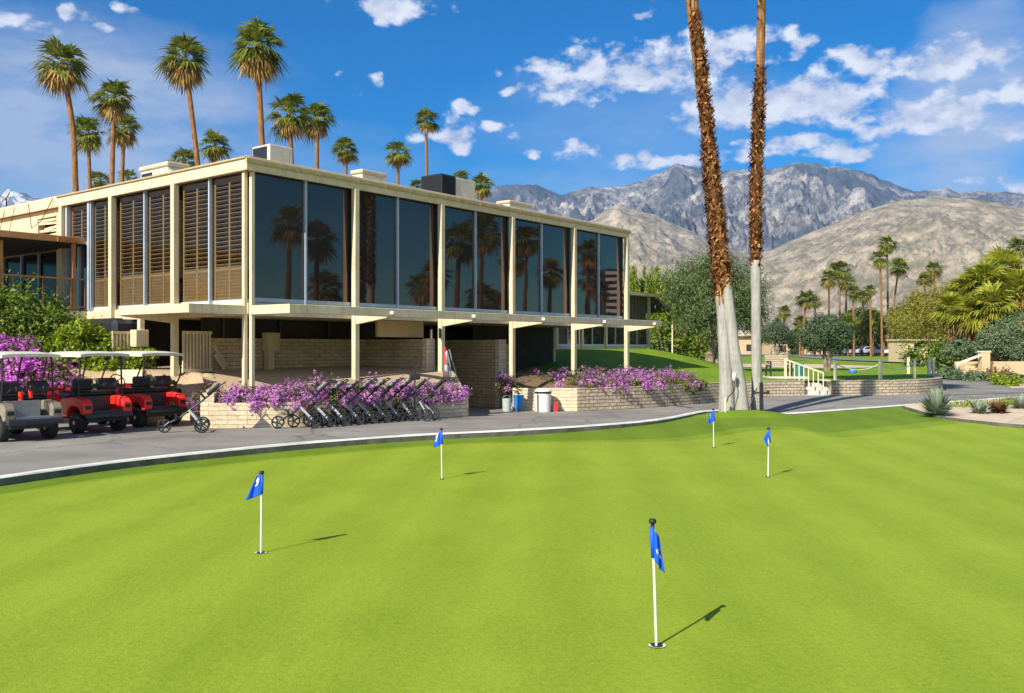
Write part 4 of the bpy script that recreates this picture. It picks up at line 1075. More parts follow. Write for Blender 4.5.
# big grey green olive behind the tall palms
tree('olive_tree', 'large grey green olive tree with twin trunks behind the tall palms', 'olive tree', (10.5,49.0,1.0),
     [((0.1,0,3.4),(2.3,1.9,1.5)),((-1.0,0.3,4.3),(1.5,1.5,1.3)),((1.4,0,3.8),(1.5,1.5,1.6)),((0.3,-.4,5.1),(1.2,1.2,0.8)),((2.2,.2,2.6),(0.9,1.0,1.0)),((-1.0,-.2,2.4),(0.9,1.0,0.8)),((-0.3,-.9,2.3),(1.0,.8,.9))],
     30000, 0.20, 'olive', [([(-0.05,0,-.3),(0.0,0,.5),(0.25,0,1.3),(0.1,0,2.4)],0.26,0.12),([(0.35,.1,-.3),(0.5,.1,.6),(0.7,.1,1.6),(1.2,0,2.6)],0.22,0.10)], 3, 0.22, 0.20, 0.35, 0.2, cl_per=60, direction=(0,0,-1), dirw=0.35)
# bright bamboo like screen beside it
rs_ = np.random.default_rng(8)
bam = thing('bamboo_hedge', 'tall bright green bamboo like hedge between the annex and the olive tree', 'hedge', (9.3,61.0,1.5))
Ps = []; 
for k in range(150):
    x = rs_.uniform(-2.8, 3.2); y = rs_.uniform(-1, 1.5); h = 5.9*(0.72+0.28*rs_.random())*(1-0.12*max(0,(x-0.5)/2.5))
    m = 150; zz = rs_.uniform(0.1, 1, m)**0.8*h; Ps.append(np.stack([x+rs_.normal(0,.18,m)*(1.15-zz/h), y+rs_.normal(0,.18,m), zz], 1))
Ps = np.concatenate(Ps); Vv, Fq = leaf_quads(rs_, Ps, 0.25, 0.3, None, 0.2, direction=np.tile([0,0,1.0],(len(Ps),1)), dirw=0.4); np_mesh('foliage', Vv, Fq, M['bush_bright'], bam)
b = MB()
for k in range(40): x = rs_.uniform(-2.8,3.2); b.tube([(x,rs_.uniform(-1,1.4),-.5),(x+rs_.normal(0,.1),.3,3.2)], 0.03, 5)
b.build('canes', M['bark'], bam)
def shrub(name, label, cat, base, blobs, n, size, mat, seed, group=None, aspect=0.5, clump=0.2, shell=0.4, up=0.4, flowers=None, stems=True, cl_per=40, zmin=-0.1):
    rs = np.random.default_rng(seed); root = thing(name, label, cat, base, 0, group)
    Pn, out = blob_points(rs, blobs, n, clump, shell, cl_per, zmin)
    Vv, Fq = leaf_quads(rs, Pn, size, aspect, out, up); np_mesh('foliage', Vv, Fq, M[mat], root)
    if flowers:
        fm, fn, fs = flowers[:3]; Pn, out = blob_points(rs, [(c, tuple(x*1.0 for x in r)) for c, r in blobs], fn, clump*0.9, 0.8, 22, zmin)
        k = out[:,2] > -0.55; Pn, out = Pn[k], out[k]
        Pn = np.repeat(Pn, 4, 0) + rs.normal(size=(len(Pn)*4,3))*fs*0.45; out = np.repeat(out, 4, 0)
        Vv, Fq = leaf_quads(rs, Pn, fs, 0.8, out, 0.5, 1.2); np_mesh('flowers', Vv, Fq, M[fm], root)
    if stems:
        b = MB(); rng = random.Random(seed)
        for c, r in blobs:
            for k in range(3):
                b.tube([(c[0]*0.6+rng.uniform(-.1,.1), c[1]*0.6, -0.15), (c[0]+rng.uniform(-.3,.3)*r[0], c[1]+rng.uniform(-.3,.3)*r[1], c[2]*0.9+0.2*r[2])], [0.025,0.012], 5)
        b.build('stems', M['bark'], root)
    return root
# dark hedge under the bamboo, annex end to olive
shrub('dark_hedge', 'dense dark green hedge at the top of the lawn beside the annex', 'hedge', (11.0,57.5,0.9), [((-1.2,0,1.1),(1.3,.9,1.4)),((0.2,0,1.0),(1.3,.9,1.3)),((1.4,-.3,.6),(1.1,.8,.9))], 9000, 0.22, 'bush_dark', 31, flowers=('willow',500,0.12))
# small olives on the lawn
for lab, px, py, Y, s, seed, nl in (('larger round olive tree alone on the lawn behind the rope posts',826,374,52,1.32,41,15000), ('smaller olive tree on the lawn just right of the slender tall palm',776,359,92,1.55,42,8000)):
    g = W(px, py, Y)
    tree('olive_tree', lab, 'olive tree', (g.x, Y, min(g.z, 0.7)), [((0,0,1.75*s),(0.98*s,.9*s,0.62*s)),((-.5*s,0,1.5*s),(.6*s,.6*s,.5*s)),((.5*s,.1,1.55*s),(.65*s,.6*s,.55*s)),((0.1*s,0,2.1*s),(.6*s,.6*s,.4*s))],
         nl, 0.15*s/1.2, 'olive_dark', [([(0.05,0,-.2),(0.0,0,.4*s),(-.1,0,.8*s),(-.05,0,1.3*s)],0.13*s,0.06*s),([(0.1,0,-.2),(.2,0,.5*s),(.4,0,1.2*s)],0.09*s,0.05*s)], seed, 0.3, 0.18, 0.4, 0.3, group='olive trees on the lawn')
# dark trees closing the view beyond the far palms
DT = [(795,336,16,''),(862,322,32,''),(842,328,26,''),(902,318,30,''),(882,328,26,''),(917,312,20,''),(868,340,34,''),(815,332,26,''),(928,328,30,'')]
DL = ['low dark bush left of the far house wall','broad dark tree behind the middle of the far palms','dark bushy tree below the three palm cluster','dark upright tree behind the three slim palms','low dark tree just left of the three slim palms','tall dark tree left of the yellow green tree','long dark hedge above the parked cars','brownish bush below the stocky palm','dark bush behind the low house with the teal door']
for i, ((cx, cy, r, _), lab) in enumerate(zip(DT, DL)):
    Y = 165 + i*2; k = Y/F; c = W(cx, cy, Y); rr = r*k*0.5
    tree('dark_tree', lab, 'tree', (c.x, Y, 0.4), [((0,0,c.z-.4),(rr,rr*.7,rr*.9)),((-rr*.5,0,c.z-.4-rr*.5),(rr*.7,rr*.6,rr*.7)),((rr*.5,0,c.z-.4-rr*.4),(rr*.7,rr*.6,rr*.8)),((0,0,c.z*.4),(rr*.9,rr*.5,c.z*.4))], 4500, 0.55, 'far_dark', [([(0,0,-.4),(0,0,c.z*.3),(.2,0,c.z*.6)],.3,.15)], 80+i, 0.5, 0.2, 0.3, group='dark trees beyond the lawn')
# yellow green airy tree right of the slim palms
Y = 70; k = Y/F; c = W(917, 316, Y)
tree('palo_verde_tree', 'airy yellow green tree left of the broad fan palms', 'tree', (c.x+0.6, Y, 0.1),
     [((-.9,0,c.z-.6),(1.9,1.6,1.3)),((0.6,0,c.z+.5),(1.8,1.5,1.4)),((1.9,0,c.z+1.2),(1.5,1.5,1.2)),((1.5,-.3,c.z-.8),(1.8,1.4,1.4)),((-.6,0,c.z+1.2),(.9,.9,.6))],
     22000, 0.24, 'willow', [([(0.5,0,-.2),(.6,0,.8),(.3,0,1.8),(.5,0,c.z)],.16,.06),([(0.6,0,-.2),(1.0,0,1.2),(1.6,0,c.z)],.13,.05)], 91, 0.16, 0.24, 0.3, 0.2, cl_per=36, direction=(0.6,0,0.4), dirw=0.3)
# broad fan palms
for i, (cx, cy, Y, Rr, hb, lab) in enumerate(((984,283,63,1.85,0,'bright fan palm in the middle of the broad group, above the tan pier'),(1003,268,67,1.85,0,'highest fan palm of the broad group'),(1020,290,64,1.85,0,'fan palm of the broad group cut by the right edge of the view'),(966,292,66,1.65,0,'leftmost fan palm of the broad group, beside the airy tree'),(992,306,61,1.7,0,'low bright fan palm just above the clipped grey green shrub'),(971,312,62,1.6,0,'lowest left fan palm of the broad group'),(1010,303,65,1.7,0,'fan palm tucked behind between the highest and the low bright one'),(951,308,65,1.4,0,'small fan palm half inside the airy yellow green tree'))):
    c = W(cx, cy, Y); root = thing('fan_palm', lab, 'palm tree', (c.x, Y, 0.1), 0, 'broad fan palms by the tan wall')
    rs = np.random.default_rng(120+i); g, dd, s1, s2 = fan_crown(rs, 30, 8, Rr, 17, 0.5, 2.5, 0.42, 0.0, 0.62)
    lift = np.array([0,0,c.z-0.1])
    quads_obj('crown', np.concatenate([g, s1])+lift, M['palm_lush'], root); quads_obj('dry_skirt', np.concatenate([dd, s2])+lift, M['palm_dead'], root)
    b = MB(); b.tube([(0,0,-.2),(0.05,0,lift[2]*.5),(0,0,lift[2])], [0.34,0.28,0.22], 10, jit=.1, rng=random.Random(i)); b.build('trunk', M['trunk_brown'], root)
# rounded grey green shrub tree at the right edge
rs1 = tree('rounded_shrub', 'large clipped grey green shrub with rounded lobes at the right edge', 'shrub', (32.4,60,0.1),
     [((0.4,0,2.6),(1.35,1.2,.85)),((-.8,-.2,1.9),(1.0,1.0,.8)),((1.2,-.3,1.9),(1.2,1.0,.8)),((0.2,-.4,1.4),(1.2,1.0,.7)),((1.6,0,2.9),(.9,.9,.6))], 24000, 0.12, 'sage', [([(0,0,-.2),(.1,0,.6),(.2,0,1.6)],.14,.08),([(.9,0,-.2),(1,0,.7),(1.1,0,1.6)],.12,.07)], 95, 0.5, 0.10, 0.7, 0.3, cl_per=30)
rs2 = tree('rounded_shrub', 'smaller clipped grey green shrub on bare stems left of the large clipped one', 'shrub', (29.6,61,0.1),
     [((0,0,1.55),(.75,.7,.5)),((-.5,0,1.35),(.6,.6,.4)),((.6,0,1.5),(.7,.6,.45))], 8000, 0.12, 'sage', [([(-.1,0,-.2),(-.2,0,.6),(-.3,0,1.2)],.07,.05),([(.2,0,-.2),(.3,0,.7),(.4,0,1.3)],.07,.05)], 96, 0.5, 0.10, 0.6, 0.3, cl_per=30)
rs1.scale = (1.2,)*3; rs2.scale = (1.15,)*3
shrub('dark_shrub', 'dark understorey shrub beneath the broad fan palms', 'shrub', (32.5,64,0), [((0,0,1.4),(2.8,1.0,1.5)),((3.6,0,1.5),(2.8,1,1.6)),((-3.0,.6,1.1),(2.0,.9,1.2))], 12000, 0.25, 'bush_dark', 97)
for px, py, r, mt, lab in ((949,377,0.95,'sage','pale grass clump left of the low step blocks'),(957,378,0.6,'olive_dark','dark sage clump beside the low step blocks'),(975,379,0.7,'sage','sage clump between the step blocks and the tan wall'),(997,379,0.95,'rustleaf','spreading brown shrub in front of the tan wall'),(1004,383,0.7,'bush_bright','bright green low shrub on the verge in front of the tan wall'),(1019,380,0.5,'sage','small sage tuft at the right edge of the tan wall')):
    g = GP(px, py+3, 0.09); shrub('verge_shrub', lab, 'shrub', (g.x, g.y, 0.09), [((0,0,.3*r),(.9*r,.6*r,.5*r)),((.5*r,0,.2*r),(.6*r,.5*r,.4*r))], 1800, 0.16, mt, int(px), group='shrubs on the desert verge')
# agaves and tufts in the sand bed
def agave(label, px, py, r, h, mat, n, seed, name='agave'):
    g = GP(px, py, 0.15); rs = np.random.default_rng(seed); root = thing(name, label, 'plant', (g.x, g.y, 0.13), 0, 'plants in the sand bed'); Q = []
    for i in range(n):
        ph = rs.uniform(0, 6.283); th = rs.uniform(0.15, 1.5); L = r*rs.uniform(.7,1.15); d = np.array([math.cos(ph)*math.cos(th), math.sin(ph)*math.cos(th), math.sin(th)*h/r]); sd = np.array([-math.sin(ph), math.cos(ph), 0]); w = 0.022+0.02*rs.random()
        m = d*L*.5 + np.array([0,0,.03]); t = d*L + np.array([0,0,-.06*L]); b0 = d*.03
        Q.append([b0-sd*w*.6, m-sd*w, t, m+sd*w])
        Q.append([b0-sd*w*.6, b0+sd*w*.6, m+sd*w, m-sd*w])
    quads_obj('leaves', np.array(Q), M[mat], root)
    b = MB(); b.lathe([(0.06,-.05),(.07,.04),(.03,.1)], (0,0,0), 8); b.build('heart', M['bark'], root)
agave('large pale green spiky tuft at the left end of the sand bed', 937.5, 415, 0.62, 0.78, 'agave', 320, 1)
agave('blue grey agave second from left in the sand bed', 979, 414, 0.46, 0.46, 'agave', 90, 2)
agave('brown spiky tuft just right of the blue grey agave', 998, 413.5, 0.42, 0.42, 'rustleaf', 200, 3, 'dry_tuft')
agave('pale tuft at the right edge of the sand bed', 1021, 410, 0.5, 0.5, 'agave', 160, 4)
for px, py, lab in ((965,408,'low bright green mat between the two agaves on the sand bed'),(1012,406,'low bright green mat near the right edge of the sand bed')):
    g = GP(px, py, 0.15); shrub('ground_cover', lab, 'plant', (g.x, g.y, 0.16), [((0,0,.05),(.65,.45,.14))], 1200, 0.07, 'bush_bright', int(px), stems=False)

# left hedges and bougainvillea behind the carts
shrub('hibiscus_hedge', 'big dark green hedge with a few red flowers in front of the entrance canopy', 'hedge', (-14.2,24.6,0.85), [((-1.0,0,1.7),(1.6,1.2,1.5)),((0.9,.1,1.4),(1.5,1.1,1.35)),((-3.2,0,1.7),(1.5,1.2,1.5)),((2.0,0,.9),(.9,.9,1.0)),((-.2,-.6,.5),(2.4,.8,.9))], 34000, 0.13, 'bush_dark', 51, flowers=('redflower',34,0.11), cl_per=26, clump=0.16)
shrub('bright_shrub', 'bright yellow green shrub above the middle golf cart roof', 'shrub', (-10.9,24.1,1.15), [((-.35,0,1.05),(.6,.6,.40)),((.1,.1,.65),(.65,.5,.5)),((-.9,0,.6),(.6,.5,.6)),((.35,-.2,.25),(.5,.4,.35))], 8000, 0.13, 'bush_bright', 52, cl_per=24, clump=0.15)
shrub('bright_shrub', 'small bright green shrub beside the meter box, right of the larger bright one', 'shrub', (-9.75,24.3,1.15), [((0,0,.45),(.30,.3,.28)),((-.2,0,.15),(.35,.3,.25)),((0.3,0,.62),(.18,.18,.14))], 1800, 0.11, 'bush_bright', 53, cl_per=22)
shrub('bougainvillea', 'large magenta bougainvillea behind the leftmost golf cart', 'flowering shrub', (-11.2,21.9,0.3), [((-.75,0,1.15),(1.0,.5,.60)),((.2,0,.75),(.75,.5,.5)),((-1.8,.1,1.15),(.8,.5,.52)),((-.5,-.2,.6),(1.2,.5,.5))], 7000, 0.09, 'lantana_leaf', 54, flowers=('magenta',2300,0.075))
cab = thing('equipment_cabinet', 'dark grey rounded equipment cabinet behind the bright shrub', 'cabinet', (-10.7,25.2,1.2), UA)
b = MB(); b.box(-.4,.75,-.4,.5,0,1.50,bev=.12); b.build('body', M['dark_metal'], cab); b = MB(); b.box(-.42,-.402,-.2,.3,.3,1.2); b.build('door', M['dark_metal'], cab)

# purple lantana in the planters: several bushes each
LAN = [(-6.75,21.3,.45,.16,'flat dark purple lantana at the left end of the push cart planter'),(-6.0,21.35,.62,.24,'low purple lantana spilling over the sunlit left part of the push cart planter'),(-5.2,21.6,.68,.30,'full purple lantana left of the push carts in the planter'),(-4.55,22.15,.60,.42,'tallest purple lantana behind the first push carts'),(-3.8,22.9,.6,.24,'low purple lantana behind the middle of the push cart row'),(-3.2,23.5,.62,.38,'purple lantana round the second post above the push carts'),(-2.45,24.2,.6,.22,'purple lantana near the hose stand at the planter end'),(-1.75,24.9,.5,.18,'small purple lantana at the right end of the push cart planter')]
for i, (x, y, r, h, lab) in enumerate(LAN):
    shrub('lantana', lab, 'flowering shrub', (x, y, 0.66), [((0,.1,.10),(r,.42,h)),((-r*.6,-.10,.03),(r*.7,.40,h*.75)),((r*.6,-.12,.04),(r*.7,.40,h*.75)),((0,-.42,-.07),(r*1.0,.14,.16))], 1700, 0.075, 'lantana_leaf', 200+i, 'purple lantanas in the push cart planter', flowers=('purple',1500 if i else 600,0.055), zmin=-0.26)
LAN2 = [(-0.1,29.2,.45,.14,'sparse purple lantana at the left end of the right planter'),(0.95,29.6,.6,.18,'mid sized purple lantana above the white bin'),(2.0,29.4,.7,.28,'full purple lantana left of the planter corner post'),(2.9,29.8,.75,.26,'wide purple lantana at the corner of the right planter'),(3.8,30.5,.75,.24,'purple lantana left of the last building post'),(4.7,31.1,.7,.22,'purple lantana trailing over the wall below the last building post'),(5.7,32.0,.65,.17,'low purple lantana at the right end of the flower bed')]
for i, (x, y, r, h, lab) in enumerate(LAN2):
    shrub('lantana', lab, 'flowering shrub', (x, y, 0.64), [((0,.2,.2),(r,.6,h)),((-r*.5,-.3,.08),(r*.7,.45,h*.7)),((r*.5,-.4,.02),(r*.7,.4,h*.7)),((r*.2,.9,.3),(r,.6,h*.8))], 1500, 0.08, 'lantana_leaf', 220+i, 'purple lantanas in the right planter', flowers=('purple',[300,450,1000,1050,1000,1050,800][i],0.06), zmin=-0.25)
shrub('lantana', 'bit of purple lantana overhanging the rough wall, farthest right of all the flowers', 'flowering shrub', (6.5,32.2,0.6), [((0,-.1,.05),(.35,.3,.16)),((-.2,-.3,-.1),(.2,.14,.22))], 500, 0.08, 'lantana_leaf', 240, 'purple lantanas in the right planter', flowers=('purple',240,0.06), zmin=-0.4)
# ------------------------------------------------------------------ golf carts
def wheel(parent, c, r, w, spokes=0, n=22):
    """tyre with a rim as its sub-part; axle along local x"""
    b = MB()
    if spokes: b.torus(c, r-0.018, 0.018, 'x', n, 6)
    else:
        T = Matrix.Rotation(R(90), 4, 'Y')
        b.lathe([(r*0.58,-w/2),(r*0.93,-w/2),(r,-w*0.3),(r,w*0.3),(r*0.93,w/2),(r*0.58,w/2)], c, n, T=T)
    t = b.build('wheel', M['rubber'], parent, smooth=not spokes is None)
    b = MB()
    if spokes:
        b.lathe([(0.03,-0.03),(0.03,0.03)], c, 10, T=Matrix.Rotation(R(90), 4, 'Y'))
        for k in range(spokes):
            a = 2*math.pi*k/spokes; b.bar(c, (c[0], c[1]+(r-.02)*math.cos(a), c[2]+(r-.02)*math.sin(a)), 0.014, 0.035)
        b.build('rim', M['dark_metal'], t)
    else:
        for sg in (-1, 1):
            T = Matrix.Rotation(R(90*sg), 4, 'Y')
            b.lathe([(r*0.60,w*0.44),(r*0.60,w*0.50),(r*0.5,w*0.46),(r*0.25,w*0.40),(0.045,w*0.52),(0.01,w*0.53)], c, n, T=T)
        b.build('rim', M['steel'], t)
    return t
def golf_cart(label, loc, rot, body, bent=False, group='golf carts parked by the bank'):
    g = thing('golf_cart', label, 'golf cart', loc, rot, group); g.scale = (.92,.94,.96)
    bm = M[body]
    b = MB(); b.box(-.46,.46,-1.05,1.1,.25,.33, bev=.01); b.box(-.40,.40,-.55,.12,.33,.77, bev=.02); b.build('chassis', M['black'], g)
    b = MB(); b.prism([(.78,.34),(1.22,.36),(1.27,.52),(1.15,.80),(.95,.98),(.84,.98),(.80,.80)], 'x', -.52, .52)
    b.build('front_cowl', bm, g, bevel=.04)
    for sx in (-1, 1):
        prof = [(-1.13,.42),(-1.13,.66),(-1.02,.76),(-.62,.80),(-.16,.75),(-.06,.58),(-.10,.36),(-.43,.36),(-.47,.50),(-.58,.585),(-.72,.60),(-.86,.585),(-.97,.50),(-1.01,.42)]
        b = MB(); b.prism(prof, 'x', min(sx*.37, sx*.60), max(sx*.37, sx*.60)); f = b.build('rear_fender', bm, g, bevel=.03)
        b = MB(); b.box(sx*.48-.07, sx*.48+.07, -1.15, -1.125, .54, .62, bev=.006); b.build('tail_light', M['black'], f)
        wheel(g, (sx*.49, -.72, .235), .235, .20); wheel(g, (sx*.49, .86, .235), .235, .20)
        b = MB()
        if bent:
            b.tube([(sx*.52,-.62,.78),(sx*.53,-.80,1.0),(sx*.52,-.98,1.22),(sx*.50,-.98,1.72)], .019, 8)
            b.build('rear_strut', M['black'], g); b = MB(); b.tube([(sx*.50,.95,.95),(sx*.50,.45,1.73)], .019, 8); b.build('front_strut', M['black'], g)
        else:
            b.tube([(sx*.53,-.80,.76),(sx*.51,-.83,1.2),(sx*.50,-.80,1.73)], .021, 8); b.build('rear_strut', M['black'], g)
            b = MB(); b.tube([(sx*.50,.92,.95),(sx*.50,.60,1.73)], .019, 8); b.build('front_strut', M['black'], g)
        b = MB(); b.box(sx*.29-.25, sx*.29+.25, -.60, -.50, .93, 1.20, bev=.04, T=None); b.build('backrest', M['black'], g, smooth=False)
        b = MB(); b.tube([(sx*.5,-.56,.82),(sx*.54,-.50,1.02),(sx*.54,-.20,1.02),(sx*.52,-.18,.86)], .018, 6); b.build('armrest', M['black'], g)
    b = MB(); b.box(-.55,.55,-.52,.08,.78,.92, bev=.05); b.build('seat', M['black'], g)
    b = MB(); b.box(-.36,.36,-1.10,-.58,.40,.45, bev=.01); b.box(-.36,.36,-.60,-.56,.45,.80); b.box(-.365,.365,-1.13,-1.09,.40,.50); b.build('bag_well', M['grey_plastic'] if body == 'beige_paint' else M['dark_metal'], g)
    b = MB(); b.box(-.58,.58,-1.22,-1.135,.33,.45, bev=.03); b.build('bumper', M['dark_metal'], g)
    b = MB(); b.tube([(-.42,-.84,.98),(-.42,-1.0,1.05),(.42,-1.0,1.05),(.42,-.84,.98)], .018, 6)
    for x in (-.3,-.02,.25): b.box(x-.03, x+.09, -1.03, -.97, 1.00, 1.10, bev=.012)
    b.tube([(-.51,-.82,1.0),(.51,-.82,1.0)], .016, 6); b.build('bag_rack', M['black'], g)
    b = MB(); zr = 1.73
    n = 9; rows = []
    for i in range(n+1):
        x = -.60+1.2*i/n; rows.append([Vector((x, -1.02+1.82*k/10, zr+.075*(1-(abs(x)/.62)**4)*(1-abs(k/10-.5)**4*10))) for k in range(11)])
    vs, fs = grid_mesh(rows); b.add(vs, fs); b.add([v-Vector((0,0,.06)) for v in vs], [f[::-1] for f in fs])
    m1 = n*0; N = 11
    edge = [(i,0) for i in range(n+1)]+[(n,k) for k in range(1,11)]+[(i,10) for i in range(n-1,-1,-1)]+[(0,k) for k in range(9,0,-1)]
    ids = [i*N+k for i,k in edge]; L = len(vs)
    for a, c in zip(ids, ids[1:]+ids[:1]): b.f.append((a, a+L, c+L, c)); b.m.append(0)
    b.build('roof', M['roofwhite'], g)
    b = MB(); b.tube([(-.27,.88,.80),(-.27,.50,1.08)], .022, 8); c = Vector((-.27,.50,1.08)); ax = Vector((0,-.8,.6)).normalized(); e1 = Vector((1,0,0)); e2 = ax.cross(e1)
    ring = [c+(e1*math.cos(t)+e2*math.sin(t))*.18 for t in [2*math.pi*k/18 for k in range(19)]]
    b.tube(ring, .016, 6)
    for t in (0.5, 2.6, 4.7): b.bar(c, c+(e1*math.cos(t)+e2*math.sin(t))*.18, .03, .012)
    b.build('steering_wheel', M['black'], g)
    return g
cart_a = golf_cart('champagne golf cart with empty grey bag well, leftmost of the three', (-10.05,18.5,0.12), R(51), 'beige_paint')
cart_b = golf_cart('red golf cart in the middle, between the champagne cart and the other red one', (-9.42,20.2,0.12), R(54), 'red')
cart_c = golf_cart('red golf cart with thin flat white roof and bent rear struts, rightmost of the three', (-8.78,21.72,0.12), R(55), 'red', True)
b = MB(); b.lathe([(.045,0),(.045,.18),(.02,.21),(.02,.25)], (-.18,-.90,.82), 10); b.lathe([(.045,0),(.045,.18),(.02,.21),(.02,.25)], (.02,-.90,.86), 10); b.build('sand_bottle', M['red'], cart_a)
dup(cart_a, (31.2,108,0.62), R(70), 'distant golf cart behind the smaller olive tree', 'distant golf carts')

# ------------------------------------------------------------------ push carts
def push_cart(label, loc, rot, group='golf push carts along the planter'):
    g = thing('push_cart', label, 'push cart', loc, rot, group); g.scale = (.95,.95,.95)
    b = MB(); b.tube([(0,.44,.20),(0,.20,.32),(0,-.30,.70),(0,-.62,.98)], .024, 8); b.tube([(-.04,.50,.15),(-.04,.40,.24),(.04,.40,.24),(.04,.50,.15)], .014, 6); b.build('frame', M['dark_metal'], g)
    for sx in (-1, 1):
        b = MB(); b.bar((sx*.05,-.02,.50), (sx*.25,-.30,.17), .016, .055); b.build('rear_strut', M['grey_plastic'], g)
        wheel(g, (sx*.275,-.30,.165), .165, .04, 5)
    wheel(g, (0,.50,.155), .155, .04, 5)
    b = MB(); b.tube([(-.12,.28,.42),(-.10,.22,.30),(.10,.22,.30),(.12,.28,.42)], .016, 6); b.box(-.07,.07,.12,.30,.30,.35,bev=.02); b.build('lower_bag_cradle', M['black'], g)
    b = MB(); b.tube([(-.15,-.26,.88),(-.11,-.36,.76),(.11,-.36,.76),(.15,-.26,.88)], .018, 6); b.tube([(-.15,-.26,.88),(-.05,-.14,.92),(.05,-.14,.92),(.15,-.26,.88)], .009, 5); b.build('upper_bag_cradle', M['black'], g)
    T = Matrix.Translation((0,-.54,.96)) @ Matrix.Rotation(R(-41), 4, 'X')
    b = MB(); b.box(-.10,.10,-.19,.17,-.04,.035,bev=.02,T=T); b.build('console', M['black'], g)
    b = MB(); b.box(-.07,.07,-.14,.12,.036,.044,T=T); b.build('score_card_holder', M['grey_plastic'], g)
    b = MB(); b.tube([(0,-.60,.97),(-.13,-.68,1.04),(-.13,-.80,1.12),(.13,-.80,1.12),(.13,-.68,1.04),(0,-.60,.97)], .017, 7); b.build('handle', M['black'], g)
    return g
pc = push_cart('first push cart of the nested row, its front wheel clear at the left end', (-4.78,20.75,0.12), R(113))
ORD = ['second','third','fourth','fifth','sixth','last']
for k in range(1, 7):
    dup(pc, (-4.78+.277*k, 20.75+.317*k, rz(-4.78+.277*k, 20.83+.317*k)), R(113+1.5*math.sin(k*2.1)), ORD[k-1]+' push cart from the left in the nested row of seven')
dup(pc, (-2.30,22.95,rz(-2.3,22.95)), R(76), 'push cart standing apart, right of the nested row, its cradle tilted over the wall')
dup(pc, (-2.78,22.85,rz(-2.78,22.85)), R(98), 'push cart turned away between the nested row and the last push cart')
dup(pc, (-6.92,19.72,0.12), R(106), 'push cart alone beside the rightmost golf cart, handle pointing right')
g = thing('push_cart', 'folded push cart with tall ring handle standing behind the others', 'push cart', (-2.46,23.32,rz(-2.4,23.3)), R(15), 'golf push carts along the planter')
b = MB(); b.tube([(0,0,.12),(0,-.02,.9),(0,-.04,1.28)], .018, 8); b.build('frame', M['dark_metal'], g)
b = MB(); ring = [Vector((.10*math.cos(t), -.04, 1.43+.12*math.sin(t)*(1.1))) for t in [2*math.pi*k/16 for k in range(17)]]; b.tube(ring, .018, 6); b.build('handle', M['black'], g)
b = MB(); b.box(-.13,.13,-.12,.04,1.00,1.14,bev=.03); b.build('console', M['black'], g)
for sx in (-1, 1): wheel(g, (sx*.20,0,.14), .14, .04, 5)

